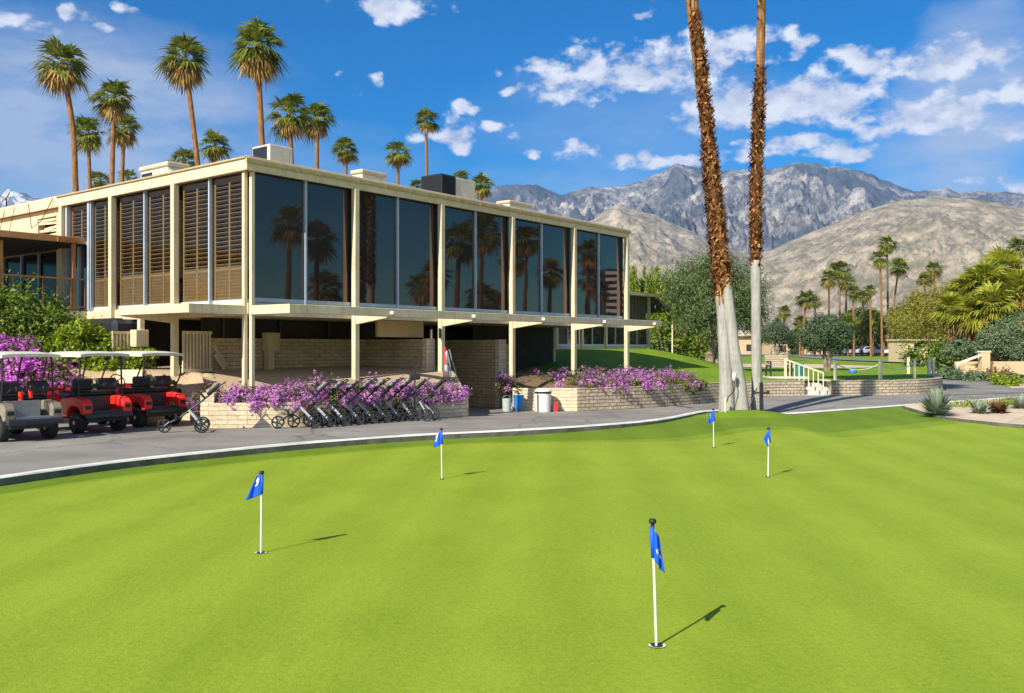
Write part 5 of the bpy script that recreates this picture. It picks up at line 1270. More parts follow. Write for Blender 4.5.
# ------------------------------------------------------------------ putting flags
DIG = {'4': [[(0.75,0.95),(0.1,0.35),(0.95,0.35)],[(0.68,0.7),(0.68,0.0)]], '9': [[(0.85,0.6),(0.5,0.5),(0.15,0.7),(0.3,0.97),(0.75,0.97),(0.88,0.7),(0.75,0.2),(0.3,0.0)]],
       '7': [[(0.1,0.95),(0.9,0.95),(0.45,0.0)]], '1': [[(0.25,0.8),(0.55,1.0),(0.55,0.0)]], '6': [[(0.75,1.0),(0.3,0.7),(0.12,0.3),(0.4,0.02),(0.8,0.15),(0.8,0.42),(0.45,0.52),(0.18,0.35)]]}
def putting_flag(label, bpx, tpx, at, ab, ft, fb, digit, dpos, dsize, seed):
    g0 = GP(*bpx, 0.0); zb = gz(g0.x, g0.y)
    for _ in range(3): g0 = GP(*bpx, zb+0.004); zb = gz(g0.x, g0.y)
    Y = g0.y; base = Vector((g0.x, Y, zb+0.004)); top = W(*tpx, Y)
    root = thing('putting_flag', label, 'golf flag', base, 0, 'putting green flags')
    b = MB(); b.tube([(0,0,-.12), top-base-Vector((0,0,.03))], 0.0085, 10); b.build('stick', M['white'], root)
    b = MB(); d = (top-base); b.lathe([(.010,-.05),(.012,-.03),(.011,-.022),(.022,-.014),(.025,0),(.020,.012),(.008,.015)], d-Vector((0,0,.012)), 14); b.build('knob', M['black'], root, smooth=True)
    cor = [W(*p, Y)-base for p in (at, ab, ft, fb)]
    m, n = 16, 14
    def S(u, v):                      # u away from the stick, v down
        p = (cor[0]*(1-v)+cor[1]*v)*(1-u) + (cor[2]*(1-v)+cor[3]*v)*u
        L = max(0.03, (cor[1]-cor[0]).length)
        y = 0.10*L*math.sin(u*7.5+v*1.3+seed)*min(1, u*2.5)*(0.6+0.5*v) - 0.012*(1-u)
        x = 0.05*L*math.sin(u*11+seed*2+v)*u*v
        return p + Vector((x, y-0.004, -0.05*L*math.sin(u*3.1)*v))
    rows = [[S(i/m, j/n) for j in range(n+1)] for i in range(m+1)]
    vs, fs = grid_mesh(rows); b = MB(); b.add(vs, fs)
    b.tube([S(0, 0)+Vector((0,0.012,0)), S(0, 1)+Vector((0,0.012,0))], 0.013, 8)
    fl = b.build('flag', M['blue_cloth'], root, smooth=True)
    md = fl.modifiers.new('thick', 'SOLIDIFY'); md.thickness = 0.002; md.offset = 1 if True else 0
    if digit:
        b = MB()
        for st_ in DIG[digit]:
            dens = []
            for p, q in zip(st_, st_[1:]): dens += [(p[0]+(q[0]-p[0])*k/5, p[1]+(q[1]-p[1])*k/5) for k in range(5)]
            dens.append(st_[-1]); w = 0.13
            for p, q in zip(dens, dens[1:]):
                dx, dy = q[0]-p[0], q[1]-p[1]; L = math.hypot(dx, dy) or 1; ox, oy = -dy/L*w, dx/L*w
                quad = []
                for (x, y) in ((p[0]+ox-dx*.15, p[1]+oy-dy*.15), (p[0]-ox-dx*.15, p[1]-oy-dy*.15), (q[0]-ox+dx*.15, q[1]-oy+dy*.15), (q[0]+ox+dx*.15, q[1]+oy+dy*.15)):
                    sg = 1 if ft[0] > at[0] else -1
                    quad.append(S(min(1, max(0, dpos[0]+sg*(x-.5)*dsize[0])), min(1, max(0, dpos[1]-(y-.5)*dsize[1])))+Vector((0,-0.008,0)))
                b.add(quad, [(0,1,2,3)])
        b.build('numeral', M['white'], fl)
    # the cup it stands in
    c = thing('golf_hole', 'golf hole at the foot of the '+label.replace('blue flag ', 'flag ').split(',')[0].split(' near')[0], 'golf hole', base, 0, 'holes in the putting green')
    b = MB(); n = 28
    for r0, r1, z0, z1, mi in ((0.054,0.0545,0.006,0.006,1),(0.0545,0.060,0.0065,0.004,0)):
        pass
    vs = [(0.056*math.cos(2*math.pi*k/n), 0.056*math.sin(2*math.pi*k/n), 0.004) for k in range(n)]; b.add(vs, [tuple(range(n))]); b.build('cup', M['rubber'], c)
    b = MB(); vs = []
    for k in range(n//2+5):
        t = math.pi*1.0+2*math.pi*(k-2)/n; vs += [(0.056*math.cos(t), 0.056*math.sin(t), 0.007), (0.040*math.cos(t), 0.046*math.sin(t)+0.0, 0.0055)]
    b.add(vs, [(2*i, 2*i+2, 2*i+3, 2*i+1) for i in range(len(vs)//2-1)]); b.build('cup_rim', M['white'], c)
putting_flag('blue flag nearest the camera, limp on its leaning stick', (657,646), (652.6,519), (651.5,526.5), (653.3,557), (659.5,537), (663.3,572), '4', (0.60,0.56), (0.62,0.34), 1.0)
putting_flag('blue flag at the left of the green, cloth hanging left in a pointed fold', (260.8,553), (261.6,471), (262.3,474.5), (261.8,493.5), (257,475.5), (246.5,499.5), '9', (0.55,0.30), (0.55,0.34), 2.2)
putting_flag('blue flag in front of the push cart row near the kerb', (442,479), (441.3,428), (441.4,430), (442,443.5), (435.5,437), (433.3,447.5), '7', (0.78,0.25), (0.5,0.5), 0.4)
putting_flag('blue flag farthest back, close to the tall palms', (713.8,447.3), (713.3,408.5), (713.3,410.2), (714.5,420.5), (709.5,415), (707,423.5), '1', (0.72,0.3), (0.6,0.5), 3.0)
putting_flag('blue flag right of the tall palms, bunched on its stick', (768,477), (768.6,427.5), (768.6,429.5), (770,442), (763,439), (767,446.5), None, None, None, 4.0)

# ------------------------------------------------------------------ bins, hose stand, stand by the palms
def bucket(name, label, cat, loc, prof, mat, parts=()):
    g = thing(name, label, cat, loc); b = MB(); b.lathe(prof, (0,0,0), 24); b.build('body', M[mat], g, smooth=False); return g
z0 = rz(-.2,28.0)
g = bucket('metal_bucket', 'grey green metal bucket in front of a building post', 'bucket', (-.16,28.15,z0), [(.10,0),(.125,.01),(.135,.30),(.14,.40),(.128,.40),(.12,.05)], 'greybin')
b = MB(); b.tube([(-.13,0,.36),(-.10,0,.46),(.0,0,.50),(.10,0,.46),(.13,0,.36)], .008, 6); b.build('handle', M['steel'], g)
g = bucket('blue_bucket', 'blue plastic bin on short feet left of the white bin', 'bin', (.20,28.30,z0), [(.10,.05),(.12,.06),(.15,.38),(.165,.44),(.17,.50),(.155,.50),(.14,.10)], 'bluebin')
for a in (0,2,4):
    b = MB(); b.lathe([(.015,0),(.02,.06)], (.09*math.cos(a), .09*math.sin(a), 0), 8); b.build('foot', M['steel'], g)
g = bucket('white_bin', 'round white litter bin with black rim against the sunlit planter wall', 'bin', (.94,28.0,rz(.9,28)), [(.20,0),(.23,.01),(.245,.58),(.23,.58)], 'white')
b = MB(); b.lathe([(.252,.565),(.258,.57),(.258,.62),(.25,.625)], (0,0,0), 24); b.build('rim', M['black'], g)
b = MB(); b.lathe([(.255,.627),(.265,.63),(.24,.68),(.1,.70),(.02,.70)], (0,0,0), 24); b.build('lid', M['white'], g)
b = MB(); b.box(-.19,-.165,-.25,-.22,.02,.56); b.build('liner_seam', M['black'], g)
g = thing('red_box', 'small upright red box beside the white bin', 'box', (1.33,28.12,rz(1.3,28.1))); b = MB(); b.box(-.05,.07,-.08,.08,0,.30,bev=.01); b.build('case', M['red'], g); b = MB(); b.box(-.09,-.055,-.07,.07,0,.29); b.build('side_plate', M['bluebin'], g)
h = thing('hose_stand', 'red and silver hose stand with hanging grey hose at the planter end', 'hose stand', (-1.86,25.75,0.8))
b = MB(); b.lathe([(.045,0),(.045,1.12),(.03,1.14)], (-.02,0.06,0), 10); b.build('red_post', M['red'], h)
b = MB(); b.lathe([(.055,.30),(.07,.34),(.07,.62),(.05,.66)], (.03,-.05,0), 12); b.lathe([(.04,.66),(.055,.68),(.055,.98),(.03,1.05)], (.04,-.05,0), 12); b.build('canister', M['steel'], h, smooth=True)
b = MB(); b.tube([(.05,-.04,1.03),(.12,-.04,1.08),(.18,-.04,.8),(.30,-.04,.42),(.29,-.04,.12),(.18,-.04,-.02),(.12,-.04,.10),(.10,-.05,.6)], .014, 7); b.tube([(.08,-.06,.95),(.16,-.06,.5),(.14,-.06,.05)], .014, 7); b.build('hose', M['grey_plastic'], h)
s_ = thing('metal_stand', 'black metal club stand with crossbar and tilted mesh frame at the palms foot', 'stand', (6.78,25.1,0.08))
b = MB(); b.box(-.045,.045,-.045,.045,-.1,.90,bev=.008); b.build('post', M['black'], s_)
b = MB(); b.bar((-.17,0,.62),(.19,0,.62),.05,.045); b.box(-.22,-.15,-.03,.03,.58,.68,bev=.01); b.box(.15,.21,-.03,.03,.58,.68,bev=.01); b.build('crossbar', M['black'], s_)
b = MB(); b.tube([(-.13,-.02,.75),(-.40,-.08,.06),(-.10,-.05,-.02)], .016, 6); b.bar((-.40,-.08,.07),(-.05,-.05,-.0),.10,.05)
for k in range(7): b.bar((-.15-.035*k,-.03,.68-.09*k), (-.05,-.03,.62-.09*k), .008)
for k in range(5): b.bar((-.13-.05*k,-.03,.62-.12*k), (-.09-.03*k,-.04,.02), .008)
b.build('mesh_frame', M['dark_metal'], s_)
l_ = thing('garden_light', 'small white garden light with black cable fixed to the tall palm trunks', 'lamp', (6.02,25.02,0.95))
b = MB(); b.lathe([(.02,-.04),(.045,-.03),(.05,.05),(.06,.07),(.055,.14),(.03,.18)], (0,0,.12), 12); b.build('lamp_head', M['white'], l_, smooth=True)
b = MB(); b.tube([(0,0,.08),(.03,0,-.06),(.0,-.01,-.18),(-.16,-.02,-.36),(-.22,-.03,-.52)], .016, 7); b.build('cable', M['black'], l_)
b = MB(); b.lathe([(.02,-.95),(.03,-.45),(.025,-.42)], (-.24,-.03,.04), 8); b.build('stake', M['post'], l_)

# ------------------------------------------------------------------ lawn furniture
bn = thing('park_bench', 'bench with pale wooden slats and dark blue frame on the lawn pad', 'bench', (11.25,38.9,lz(11.2,38.9)+.06), R(8))
for x in (-.46,.46):
    b = MB(); b.bar((x,-.22,0),(x,-.20,.45),.05,.07); b.bar((x,.25,0),(x,.20,.45),.05,.07); b.bar((x,-.25,.43),(x,.22,.43),.05,.06); b.bar((x,.20,.42),(x,.32,.88),.05,.07); b.bar((x,-.22,.62),(x,.25,.62),.05,.04); b.bar((x,-.22,.43),(x,-.22,.62),.05,.05); b.build('side_frame', M['dark_metal'], bn)
b = MB()
for k in range(4): b.box(-.52,.52,-.22+.105*k,-.13+.105*k,.465,.495,bev=.006)
b.build('seat', M['wood'], bn)
b = MB()
for k in range(4):
    T = Matrix.Translation((0,.225+.028*k,.55+.095*k)) @ Matrix.Rotation(R(-15),4,'X'); b.box(-.52,.52,-.05,-.02,-.04,.043,T=T)
b.build('backrest', M['wood'], bn)
tb = thing('litter_bin', 'teal litter bin on the lawn just behind the handrail', 'bin', (12.75,41.0,WT)); b = MB(); b.lathe([(.17,0),(.19,.02),(.20,.42),(.18,.46)], (0,0,0), 16); b.build('body', M['teal'], tb); b = MB(); b.lathe([(.21,.465),(.215,.5),(.12,.56),(.02,.57)], (0,0,0), 16); b.build('lid', M['teal'], tb)
b = MB(); b.lathe([(.19,0),(.21,.03),(.19,.13),(.12,.20),(.02,.23)], (0,0,0), 16); o = b.build('tee_marker', M['bluebin'], None, smooth=True); o.location = (17.6,47.7,lz(17.6,47.7)); tag(o, 'bright blue tee marker on the lawn between two rope posts', 'tee marker')
hr = thing('handrail', 'cream metal handrail with balusters running down the lawn steps', 'handrail', (11.0,37.0,WT))
pA, pB = Vector((11.02,37.2,WT+.78)), Vector((11.80,35.0,0.98))
b = MB(); b.bar(pA, pB, .05, .05); b.build('top_rail', M['post'], hr, hr.location)
for k in range(9):
    t = k/8; p = pA.lerp(pB, t); zb = max(0.0, WT+.02 - max(0,(37.0-p.y-0.5))*0.45); b = MB(); w = .085 if k == 0 else .034
    b.box(p.x-w/2, p.x+w/2, p.y-w/2, p.y+w/2, zb-.02, p.z+(.04 if k == 0 else 0)); b.build('baluster' if k else 'newel_post', M['post'], hr, hr.location)
RP = [(838,381,36.0,'plain cream rope post just right of the lawn steps'),(883.5,380.5,36.4,'cream rope post on the curved wall above the middle of the long rope'),(917.5,378,39.2,'tallest looking cream rope post near the bend of the curved wall'),(932,375.5,42.8,'cream rope post at the far bend, left of the last two posts'),(936.3,375,44.0,'last cream rope post at the right end of the curved wall'),(911,374,46.0,'lone cream rope post behind the bend, in front of the house')]
RPp = []
for px, py, Y, lab in RP:
    g = W(px, py, Y); base = Vector((g.x+0.02, Y+.35, lz(g.x, Y+.35)-.02)); r_ = thing('rope_post', lab, 'post', base, 0, 'rope posts above the curved wall')
    b = MB(); b.box(-.055,.055,-.055,.055,-.1,.80,bev=.01); b.build('shaft', M['post'], r_); b = MB(); b.box(-.065,.065,-.065,.065,.802,.84,bev=.015); b.build('cap', M['post'], r_); RPp.append(base+Vector((0,0,.70)))
for (i, j), lab in zip(((0,1),(1,2),(2,3),(2,5)), ('longest sagging rope, between the two left rope posts','sagging rope between the second and third rope posts','short rope at the bend of the curved wall','rope running back to the lone post behind the bend')):
    a, c = RPp[i], RPp[j]; mid = [a.lerp(c, k/12) - Vector((0,0,(.26 if i < 2 else .12)*4*(k/12)*(1-k/12))) for k in range(13)]
    b = MB(); b.tube(mid, .020, 6); tag(b.build('rope', M['rope'], smooth=True), lab, 'rope', 'ropes between the posts')
# tan wall, steps and houses on the right
tw = wall_run('boundary_wall', 'tan stucco boundary wall behind the shrubs at the right edge', [Vector((27.6,57.2,0)), Vector((33,58,0)), Vector((48,60.5,0))], M['wall_tan'], 1.08, -.1, .3)
pr = thing('gate_pier', 'square tan pier where the sloping rail meets the boundary wall', 'pier', (29.15,57.0,0.0)); b = MB(); b.box(-.25,.25,-.25,.25,0,1.62); b.build('shaft', M['wall_tan'], pr); b = MB(); b.box(-.3,.3,-.3,.3,1.622,1.74,bev=.03); b.build('cap', M['post'], pr)
sb = thing('step_blocks', 'pale step blocks climbing left of the tan pier', 'steps', (27.2,56.3,0.0)); b = MB(); b.box(-.5,.25,-.3,.3,0,.55); b.build('lower_step', M['wall_tan'], sb); b = MB(); b.box(.252,.9,-.3,.3,0,.85); b.build('upper_step', M['wall_tan'], sb)
rl = thing('sloping_rail', 'pale sloping rail up to the tan pier', 'handrail', (28.1,56.8,0.5)); b = MB(); b.bar((-.8,0,.42),(.85,0,1.02),.09,.14); b.build('rail', M['post'], rl); b = MB(); b.box(-.74,-.66,-.04,.04,-.3,.42); b.build('leg', M['post'], rl)
hs = thing('garden_house', 'low tan house with teal door and stepped piers behind the rope posts', 'house', (34.2,80,0.4))
def hp(fn, name, mat):
    b = MB(); fn(b); return b.build(name, M[mat], hs)
hp(lambda b: (b.box(-.35,.55,-.2,3,-.3,2.15), b.box(1.35,2.2,.0,3,-.3,1.9), b.box(2.2,3.0,-.4,3,-.3,2.0), b.box(.55,1.35,.3,3,-.3,1.7)), 'wall', 'wall_tan')
hp(lambda b: b.box(.58,1.05,.24,.29,-.1,1.55), 'door', 'teal'); hp(lambda b: b.box(-.5,3.1,-.45,3.2,2.152,2.30), 'roof', 'wall_tan')
for lab, x0, x1, Y, z1, nwin in (('far tan house between the smaller and the larger olive tree', 48.5, 60, 172, 4.6, 4), ('far pale house half hidden behind the parked cars', 64, 84, 240, 5.0, 6), ('far low house seen between the tall palm trunks', 36.0, 47.5, 178, 4.4, 3)):
    h_ = thing('far_house', lab, 'house', (x0, Y, 0.3), 0, 'houses beyond the lawn')
    b = MB(); b.box(0,x1-x0,0,8,0,z1-.5); b.build('wall', M['wall_tan'], h_)
    b = MB(); b.prism([(-.8,z1-.5),(4,z1+.7),(8.8,z1-.5)], 'x', -.6, x1-x0+.6); b.build('roof', M['cream_roof'], h_)
    for k in range(nwin):
        b = MB(); xx = (k+.4)*(x1-x0)/nwin; b.box(xx, xx+1.4, -.05, -.01, 1.0, 2.3); w_ = b.build('window', M['glass_dark'], h_); b = MB(); b.box(xx-.08, xx+1.48, -.08, -.055, .9, .98); b.build('sill', M['white'], w_)
def car(label, loc, rot, col_, seed):
    m = mat_plain('car_paint_'+str(seed), col_, .25, .1, .6); g = thing('parked_car', label, 'car', loc, rot, 'cars parked beyond the lawn')
    prof = [(-2.15,.35),(-2.2,.75),(-1.9,.92),(-1.15,.98),(-.55,1.42),(.75,1.45),(1.45,1.0),(2.05,.9),(2.2,.6),(2.15,.35)]
    b = MB(); b.prism(prof, 'y', -.85, .85); b.build('body', m, g, bevel=.09)
    b = MB(); b.prism([(-1.0,1.0),(-.52,1.36),(.70,1.38),(1.3,1.02)], 'y', -.87, -.86); b.prism([(-1.0,1.0),(-.52,1.36),(.70,1.38),(1.3,1.02)], 'y', .86, .87); b.add([(-2*.55+.0,-.7,1.03),(-1.1,.7,1.03),(-.6,.68,1.40),(-.6,-.68,1.40)], [(0,1,2,3)]); b.add([(1.42,-.7,1.06),(1.42,.7,1.06),(.82,.68,1.43),(.82,-.68,1.43)], [(3,2,1,0)]); b.build('windows', M['glass_dark'], g)
    for x in (-1.35,1.35):
        for y in (-.8,.8):
            b = MB(); b.lathe([(.18,-.1),(.32,-.1),(.33,0),(.32,.1),(.18,.1)], (x,y,.33), 14, T=Matrix.Rotation(R(90),4,'X')); w_ = b.build('wheel', M['rubber'], g)
            b = MB(); b.lathe([(.02,-.11),(.17,-.11),(.17,.11),(.02,.11)], (x,y,.33), 12, T=Matrix.Rotation(R(90),4,'X')); b.build('rim', M['steel'], w_)
    return g
for i, (px, Y, rot, c_, lab) in enumerate(((849,150,75,(.45,.50,.60),'grey blue car, leftmost of the parked cars beyond the lawn'),(866,156,15,(.55,.62,.72),'pale blue car side on, second of the parked cars'),(881,152,60,(.75,.77,.80),'white car angled, third of the parked cars'),(897,146,15,(.80,.82,.84),'white car nearest the house with the teal door'),(840,168,90,(.06,.07,.09),'dark car end on behind the grey blue one'))):
    car(lab, ((px-CX)/F*Y, Y, WT+.06), R(rot), c_, i)

# palms and a tower off to the right, which the dark glazing mirrors
for i, (x, y, h, Rf, lab) in enumerate(((31.5,14.6,13,2.0,'tall palm of the close pair far out to the right of the green'),(33,16.2,12,2.0,'lower palm of the close pair far out to the right of the green'),(27,23.5,11,2.0,'tall palm out to the right, nearest the green'),(30,25.5,12.5,2.1,'tall palm out to the right beside the nearest one'),(37,27,7,2.0,'short palm out to the right'),(44,24,9,2.0,'mid palm out to the right'),(40,31,14,2.0,'highest palm out to the right'),(50,36,12,2.1,'slender palm far out to the right'),(52,40,15,2.1,'slender high palm far out to the right'),(57,33,8,2.2,'broad palm far out to the right'),(62,45,11,2.0,'palm far out to the right by the tower'),(47,29,6,2.2,'low palm far out to the right'))):
    x, y = x*1.75, y*1.55
    palm('palm_tree', lab, (x,y,0), [(0,0,0),(0.15*math.sin(i*3),0,h*.5),(0.4*math.sin(i*2),0.2,h)], (.28,.18), Rf, 'palms off to the right', 40, 20, 150+i, 'trunk_far', seg=11)
tree('dark_tree', 'dense tree mass out to the right of the green', 'tree', (60,30,0), [((0,0,2.5),(3,5,2.2)),((2,8,2),(3,5,2)),((0,-9,2),(3,5,2))], 7000, .5, 'bush_dark', [([(0,0,-.3),(0,0,2)],.3,.2)], 190)
for i, (x, y, h, Rf, lab) in enumerate(((70,38,10,2.2,'palm far out to the right before the houses'),(84,50,13,2.2,'second palm far out to the right before the houses'),(96,64,12,2.2,'third palm far out to the right before the houses'),(66,26,8,2.2,'low palm far out to the right before the houses'),(88,72,14,2.2,'tallest palm far out to the right before the houses'))):
    palm('palm_tree', lab, (x,y,0), [(0,0,0),(0.15,0,h*.5),(0.3,0.2,h)], (.28,.18), Rf, 'palms off to the right', 36, 16, 170+i, 'trunk_far', seg=11)
for i, (x, y, L, lab) in enumerate(((118,22,18,'pale house far out to the right facing the glass, southern one'),(122,52,22,'pale house far out to the right facing the glass, middle one'),(128,86,20,'pale house far out to the right facing the glass, northern one'))):
    h_ = thing('garden_house', lab, 'house', (x,y,0), 0, 'houses off to the right')
    b = MB(); b.box(0,8,0,L,0,3.2); b.build('wall', M['post'], h_); b = MB(); b.prism([(-1,3.2),(4,4.6),(9,3.2)], 'y', -.6, L+.6); b.build('roof', M['cream_roof'], h_)
    for k in range(4):
        b = MB(); b.box(-.06,-.01, 1.5+k*L/4, 3.6+k*L/4, .9, 2.3); b.build('window', M['dark_in'], h_)
tw = thing('apartment_tower', 'white apartment tower with banded balconies far out to the right', 'building', (255,125,0))
b = MB(); b.box(-6,6,-5,5,0,27); b.build('wall', M['glass_dark'], tw)
for k in range(13):
    b = MB(); b.box(-7,-6.01,-5.5,5.5,1.2+2*k,2.2+2*k); b.build('balcony', M['white'], tw)

# clear desert air that pales and blues the far ridges
b = MB(); b.box(-4000, 4000, -120, 6700, -8, 1130); hz = b.build('haze', None); tag(hz, kind='stuff')
hm = bpy.data.materials.new('haze_air'); hm.use_nodes = True; hn = hm.node_tree; hn.nodes.clear()
ho = hn.nodes.new('ShaderNodeOutputMaterial'); hv = hn.nodes.new('ShaderNodeVolumePrincipled'); hn.links.new(hv.outputs[0], ho.inputs['Volume'])
hv.inputs['Color'].default_value = (0.26, 0.50, 1.0, 1); hv.inputs['Density'].default_value = 0.000065; hv.inputs['Anisotropy'].default_value = 0.0
hz.data.materials.clear(); hz.data.materials.append(hm)

# ------------------------------------------------------------------ sky, sun, camera
SUN_AZ, SUN_EL = 215.8, 35.5
world = bpy.data.worlds.new('World'); scene.world = world; world.use_nodes = True
nt = world.node_tree; bg = nt.nodes['Background']
sky = nd(nt, 'ShaderNodeTexSky', sky_type='NISHITA'); sky.sun_disc = False; sky.sun_elevation = R(SUN_EL); sky.sun_rotation = R(SUN_AZ)
sky.air_density = 1.0; sky.dust_density = 0.2; sky.ozone_density = 3.0
hs_ = nd(nt, 'ShaderNodeHueSaturation'); nt.links.new(sky.outputs[0], hs_.inputs['Color']); hs_.inputs['Saturation'].default_value = 1.7; hs_.inputs['Value'].default_value = 1.12
tc = nd(nt, 'ShaderNodeTexCoord'); sp = nd(nt, 'ShaderNodeSeparateXYZ'); nt.links.new(tc.outputs['Generated'], sp.inputs[0])
az = maths(nt, 'ARCTAN2', sp.outputs['X'], sp.outputs['Y']); el = maths(nt, 'ARCSINE', sp.outputs['Z'])
cmb = nd(nt, 'ShaderNodeCombineXYZ'); nt.links.new(az, cmb.inputs[0]); nt.links.new(el, cmb.inputs[1])
wn = nd(nt, 'ShaderNodeTexNoise'); nt.links.new(cmb.outputs[0], wn.inputs['Vector']); wn.inputs['Scale'].default_value = 22; wn.inputs['Detail'].default_value = 5
wp = nd(nt, 'ShaderNodeVectorMath', operation='MULTIPLY_ADD'); nt.links.new(wn.outputs['Color'], wp.inputs[0]); wp.inputs[1].default_value = (0.062,0.034,0); 
sub = nd(nt, 'ShaderNodeVectorMath', operation='SUBTRACT'); nt.links.new(cmb.outputs[0], sub.inputs[0]); sub.inputs[1].default_value = (0.031,0.017,0); nt.links.new(sub.outputs[0], wp.inputs[2])
CL = [(8,16,16,9,.95),(30,22,13,6,.8),(68,15,13,8,.9),(88,20,10,5,.8),(106,29,12,4,.75),(90,8,8,3,.6),(392,6,44,14,1),(455,133,22,15,1),(494,129,13,5,.8),(510,138,12,5,.8),(343,75,8,4,.8),(379,83,6,6,.7),(570,152,17,10,1),(534,152,8,5,.8),
      (562,88,32,20,1),(602,72,38,17,1),(660,66,60,21,1.1),(720,50,46,17,1),(530,70,16,8,.8),(505,91,12,4,.8),(575,55,18,8,.7),(800,45,24,9,1),(782,42,14,9,.7),
      (745,106,58,24,1.15),(700,120,22,14,1),(820,98,66,24,1.1),(905,66,85,14,.9),(960,58,40,16,.8),(940,112,62,20,1.1),(1000,102,44,18,1),(690,160,42,8,.9),(742,157,20,7,.8),(626,158,14,7,.9),(655,157,12,6,.7),(800,142,55,12,.9),(832,152,30,10,.9),(1015,184,34,12,.7),(700,85,20,10,.7),(880,125,40,8,.7),(470,108,12,5,.7),(650,10,30,3,.3),(417,140,12,6,.6),(600,150,10,5,.6),(585,38,14,6,.5),(870,60,40,12,.8),(980,52,40,14,.8),(1010,128,30,10,.8),(860,148,30,7,.7),(500,70,9,4,.6),(355,95,9,4,.5),(128,10,12,5,.6),(40,32,16,5,.6)]
acc = None
def ellipse(px, py, rx, ry, s):
    a0 = math.atan2(px-CX, F); e0 = math.atan2(HY-py, math.hypot(F, px-CX)); ca = math.cos(a0)
    ra, re = rx/F*ca*ca*1.15, ry/F*ca*1.15
    m = nd(nt, 'ShaderNodeVectorMath', operation='MULTIPLY_ADD'); nt.links.new(wp.outputs[0], m.inputs[0]); m.inputs[1].default_value = (1/ra, 1/re, 0); m.inputs[2].default_value = (-a0/ra, -e0/re, 0)
    d = nd(nt, 'ShaderNodeVectorMath', operation='DOT_PRODUCT'); nt.links.new(m.outputs[0], d.inputs[0]); nt.links.new(m.outputs[0], d.inputs[1])
    return maths(nt, 'MULTIPLY_ADD', d.outputs['Value'], -s*0.8, s)
for c in CL:
    v = ellipse(*c); acc = v if acc is None else maths(nt, 'MAXIMUM', acc, v)
n1 = nd(nt, 'ShaderNodeTexNoise'); mp1 = nd(nt, 'ShaderNodeMapping'); nt.links.new(cmb.outputs[0], mp1.inputs[0]); mp1.inputs['Scale'].default_value = (1, 1.5, 1); nt.links.new(mp1.outputs[0], n1.inputs['Vector'])
n1.inputs['Scale'].default_value = 26; n1.inputs['Detail'].default_value = 9; n1.inputs['Roughness'].default_value = 0.58
dens = maths(nt, 'ADD', maths(nt, 'MULTIPLY', maths(nt, 'MAXIMUM', acc, -1.5), 0.70), maths(nt, 'MULTIPLY', maths(nt, 'SUBTRACT', n1.outputs['Fac'], 0.5), 3.3))
mr = nd(nt, 'ShaderNodeMapRange', interpolation_type='SMOOTHSTEP'); nt.links.new(dens, mr.inputs['Value']); mr.inputs['From Min'].default_value = 0.08; mr.inputs['From Max'].default_value = 0.75
# thin veils: left third, far right, faint streaks above
vn_ = nd(nt, 'ShaderNodeTexNoise'); mp2 = nd(nt, 'ShaderNodeMapping'); nt.links.new(cmb.outputs[0], mp2.inputs[0]); mp2.inputs['Scale'].default_value = (1, 3.2, 1); mp2.inputs['Rotation'].default_value = (0,0,R(-12)); nt.links.new(mp2.outputs[0], vn_.inputs['Vector'])
vn_.inputs['Scale'].default_value = 6; vn_.inputs['Detail'].default_value = 7; vn_.inputs['Roughness'].default_value = 0.6
ve = None
for c in ((60,125,230,95,1.3),(-150,140,260,130,1.4),(960,150,90,70,1.0),(985,60,80,50,.9),(640,130,160,60,.35),(560,185,120,25,.4),(130,60,160,30,.35),(300,170,140,40,.3)):
    v = ellipse(*c); ve = v if ve is None else maths(nt, 'MAXIMUM', ve, v)
vd = maths(nt, 'MULTIPLY', maths(nt, 'MAXIMUM', ve, 0.0), maths(nt, 'MAXIMUM', maths(nt, 'MULTIPLY', maths(nt, 'SUBTRACT', vn_.outputs['Fac'], 0.24), 2.2), 0.0))
vd = maths(nt, 'MINIMUM', vd, 0.72)
bk = maths(nt, 'MULTIPLY', maths(nt, 'MAXIMUM', maths(nt, 'MULTIPLY', sp.outputs['Y'], -1.3), 0.0), maths(nt, 'MAXIMUM', maths(nt, 'MULTIPLY', maths(nt, 'SUBTRACT', vn_.outputs['Fac'], 0.25), 2.4), 0.0))  # unseen cloud veil added behind the camera to fill the shaded fronts
bk = maths(nt, 'MINIMUM', bk, 0.6)
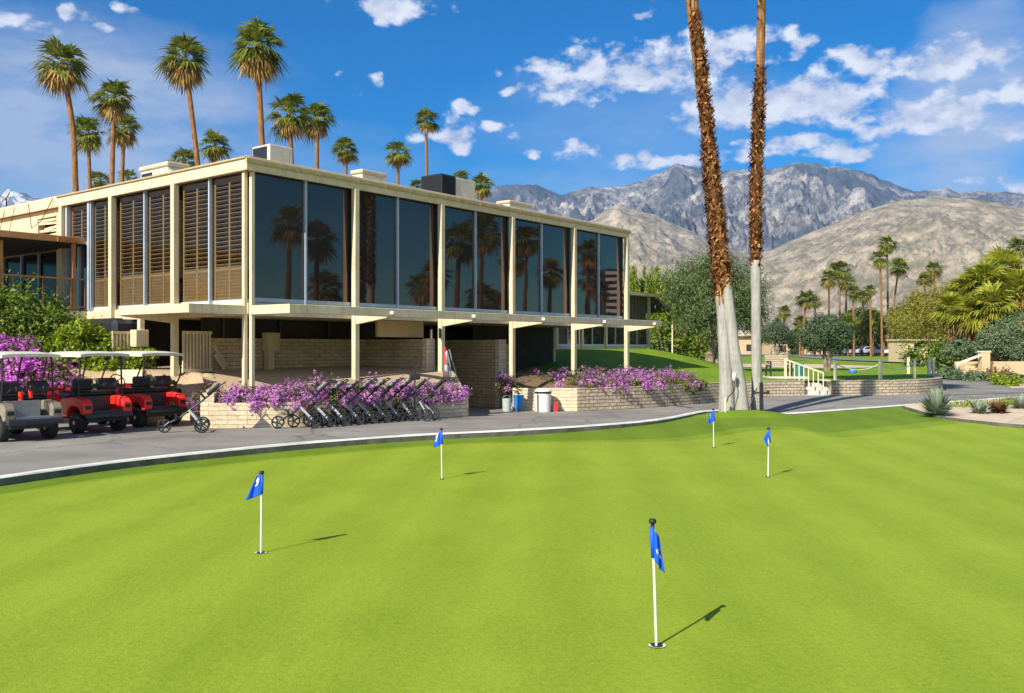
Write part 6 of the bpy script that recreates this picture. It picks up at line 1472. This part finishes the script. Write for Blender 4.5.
# cloud body tone: sun side bright, lee side lavender grey
n2 = nd(nt, 'ShaderNodeTexNoise'); mp3 = nd(nt, 'ShaderNodeMapping'); nt.links.new(cmb.outputs[0], mp3.inputs[0]); mp3.inputs['Scale'].default_value = (1, 1.5, 1); mp3.inputs['Location'].default_value = (0.006, -0.022, 0); nt.links.new(mp3.outputs[0], n2.inputs['Vector'])
n2.inputs['Scale'].default_value = 26; n2.inputs['Detail'].default_value = 4; n2.inputs['Roughness'].default_value = 0.5
lit = nd(nt, 'ShaderNodeMapRange'); nt.links.new(maths(nt, 'SUBTRACT', n2.outputs['Fac'], n1.outputs['Fac']), lit.inputs['Value']); lit.inputs['From Min'].default_value = -0.16; lit.inputs['From Max'].default_value = 0.12
CB = 1.25
cloudc = mixc(nt, lit.outputs[0], (6.6*CB,6.9*CB,7.6*CB), (4.2*CB,4.7*CB,5.9*CB))
veilc = (5.4, 6.0, 7.2)
skyc = mixc(nt, 1.0, hs_.outputs[0], (0.44,0.90,1.02), 'MULTIPLY')
c1 = mixc(nt, bk, mixc(nt, vd, skyc, veilc), (8.0,8.2,8.6)); c2 = mixc(nt, mr.outputs[0], c1, cloudc)
nt.links.new(c2, bg.inputs['Color']); bg.inputs['Strength'].default_value = 0.078
world.cycles.sampling_method = 'MANUAL'; world.cycles.sample_map_resolution = 1024

sl = bpy.data.lights.new('sun', 'SUN'); sl.energy = 5.0; sl.angle = R(0.53); sl.color = (1.0, 0.92, 0.78)
so = bpy.data.objects.new('sun', sl); col.objects.link(so)
dv = Vector((math.sin(R(SUN_AZ))*math.cos(R(SUN_EL)), math.cos(R(SUN_AZ))*math.cos(R(SUN_EL)), math.sin(R(SUN_EL))))
so.rotation_euler = dv.to_track_quat('Z', 'Y').to_euler(); so.location = (-30,-30,40)

cam = bpy.data.cameras.new('camera'); co = bpy.data.objects.new('camera', cam); col.objects.link(co); scene.camera = co
co.location = (0, 0, EYE); co.rotation_euler = (R(90), 0, 0); cam.sensor_width = 36; cam.lens = F/1024*36; cam.sensor_fit = 'HORIZONTAL'
cam.shift_y = (HY-346.5)/1024; cam.clip_start = 0.1; cam.clip_end = 30000
scene.view_settings.view_transform = 'Standard'; scene.view_settings.look = 'None'; scene.view_settings.exposure = 0.50; scene.view_settings.gamma = 1
scene.view_settings.use_curve_mapping = False
scene.cycles.use_denoising = True; scene.cycles.max_bounces = 6; scene.cycles.diffuse_bounces = 3; scene.cycles.glossy_bounces = 3; scene.cycles.transparent_max_bounces = 8; scene.cycles.transmission_bounces = 3; scene.cycles.volume_bounces = 0
scene.cycles.caustics_reflective = False; scene.cycles.caustics_refractive = False
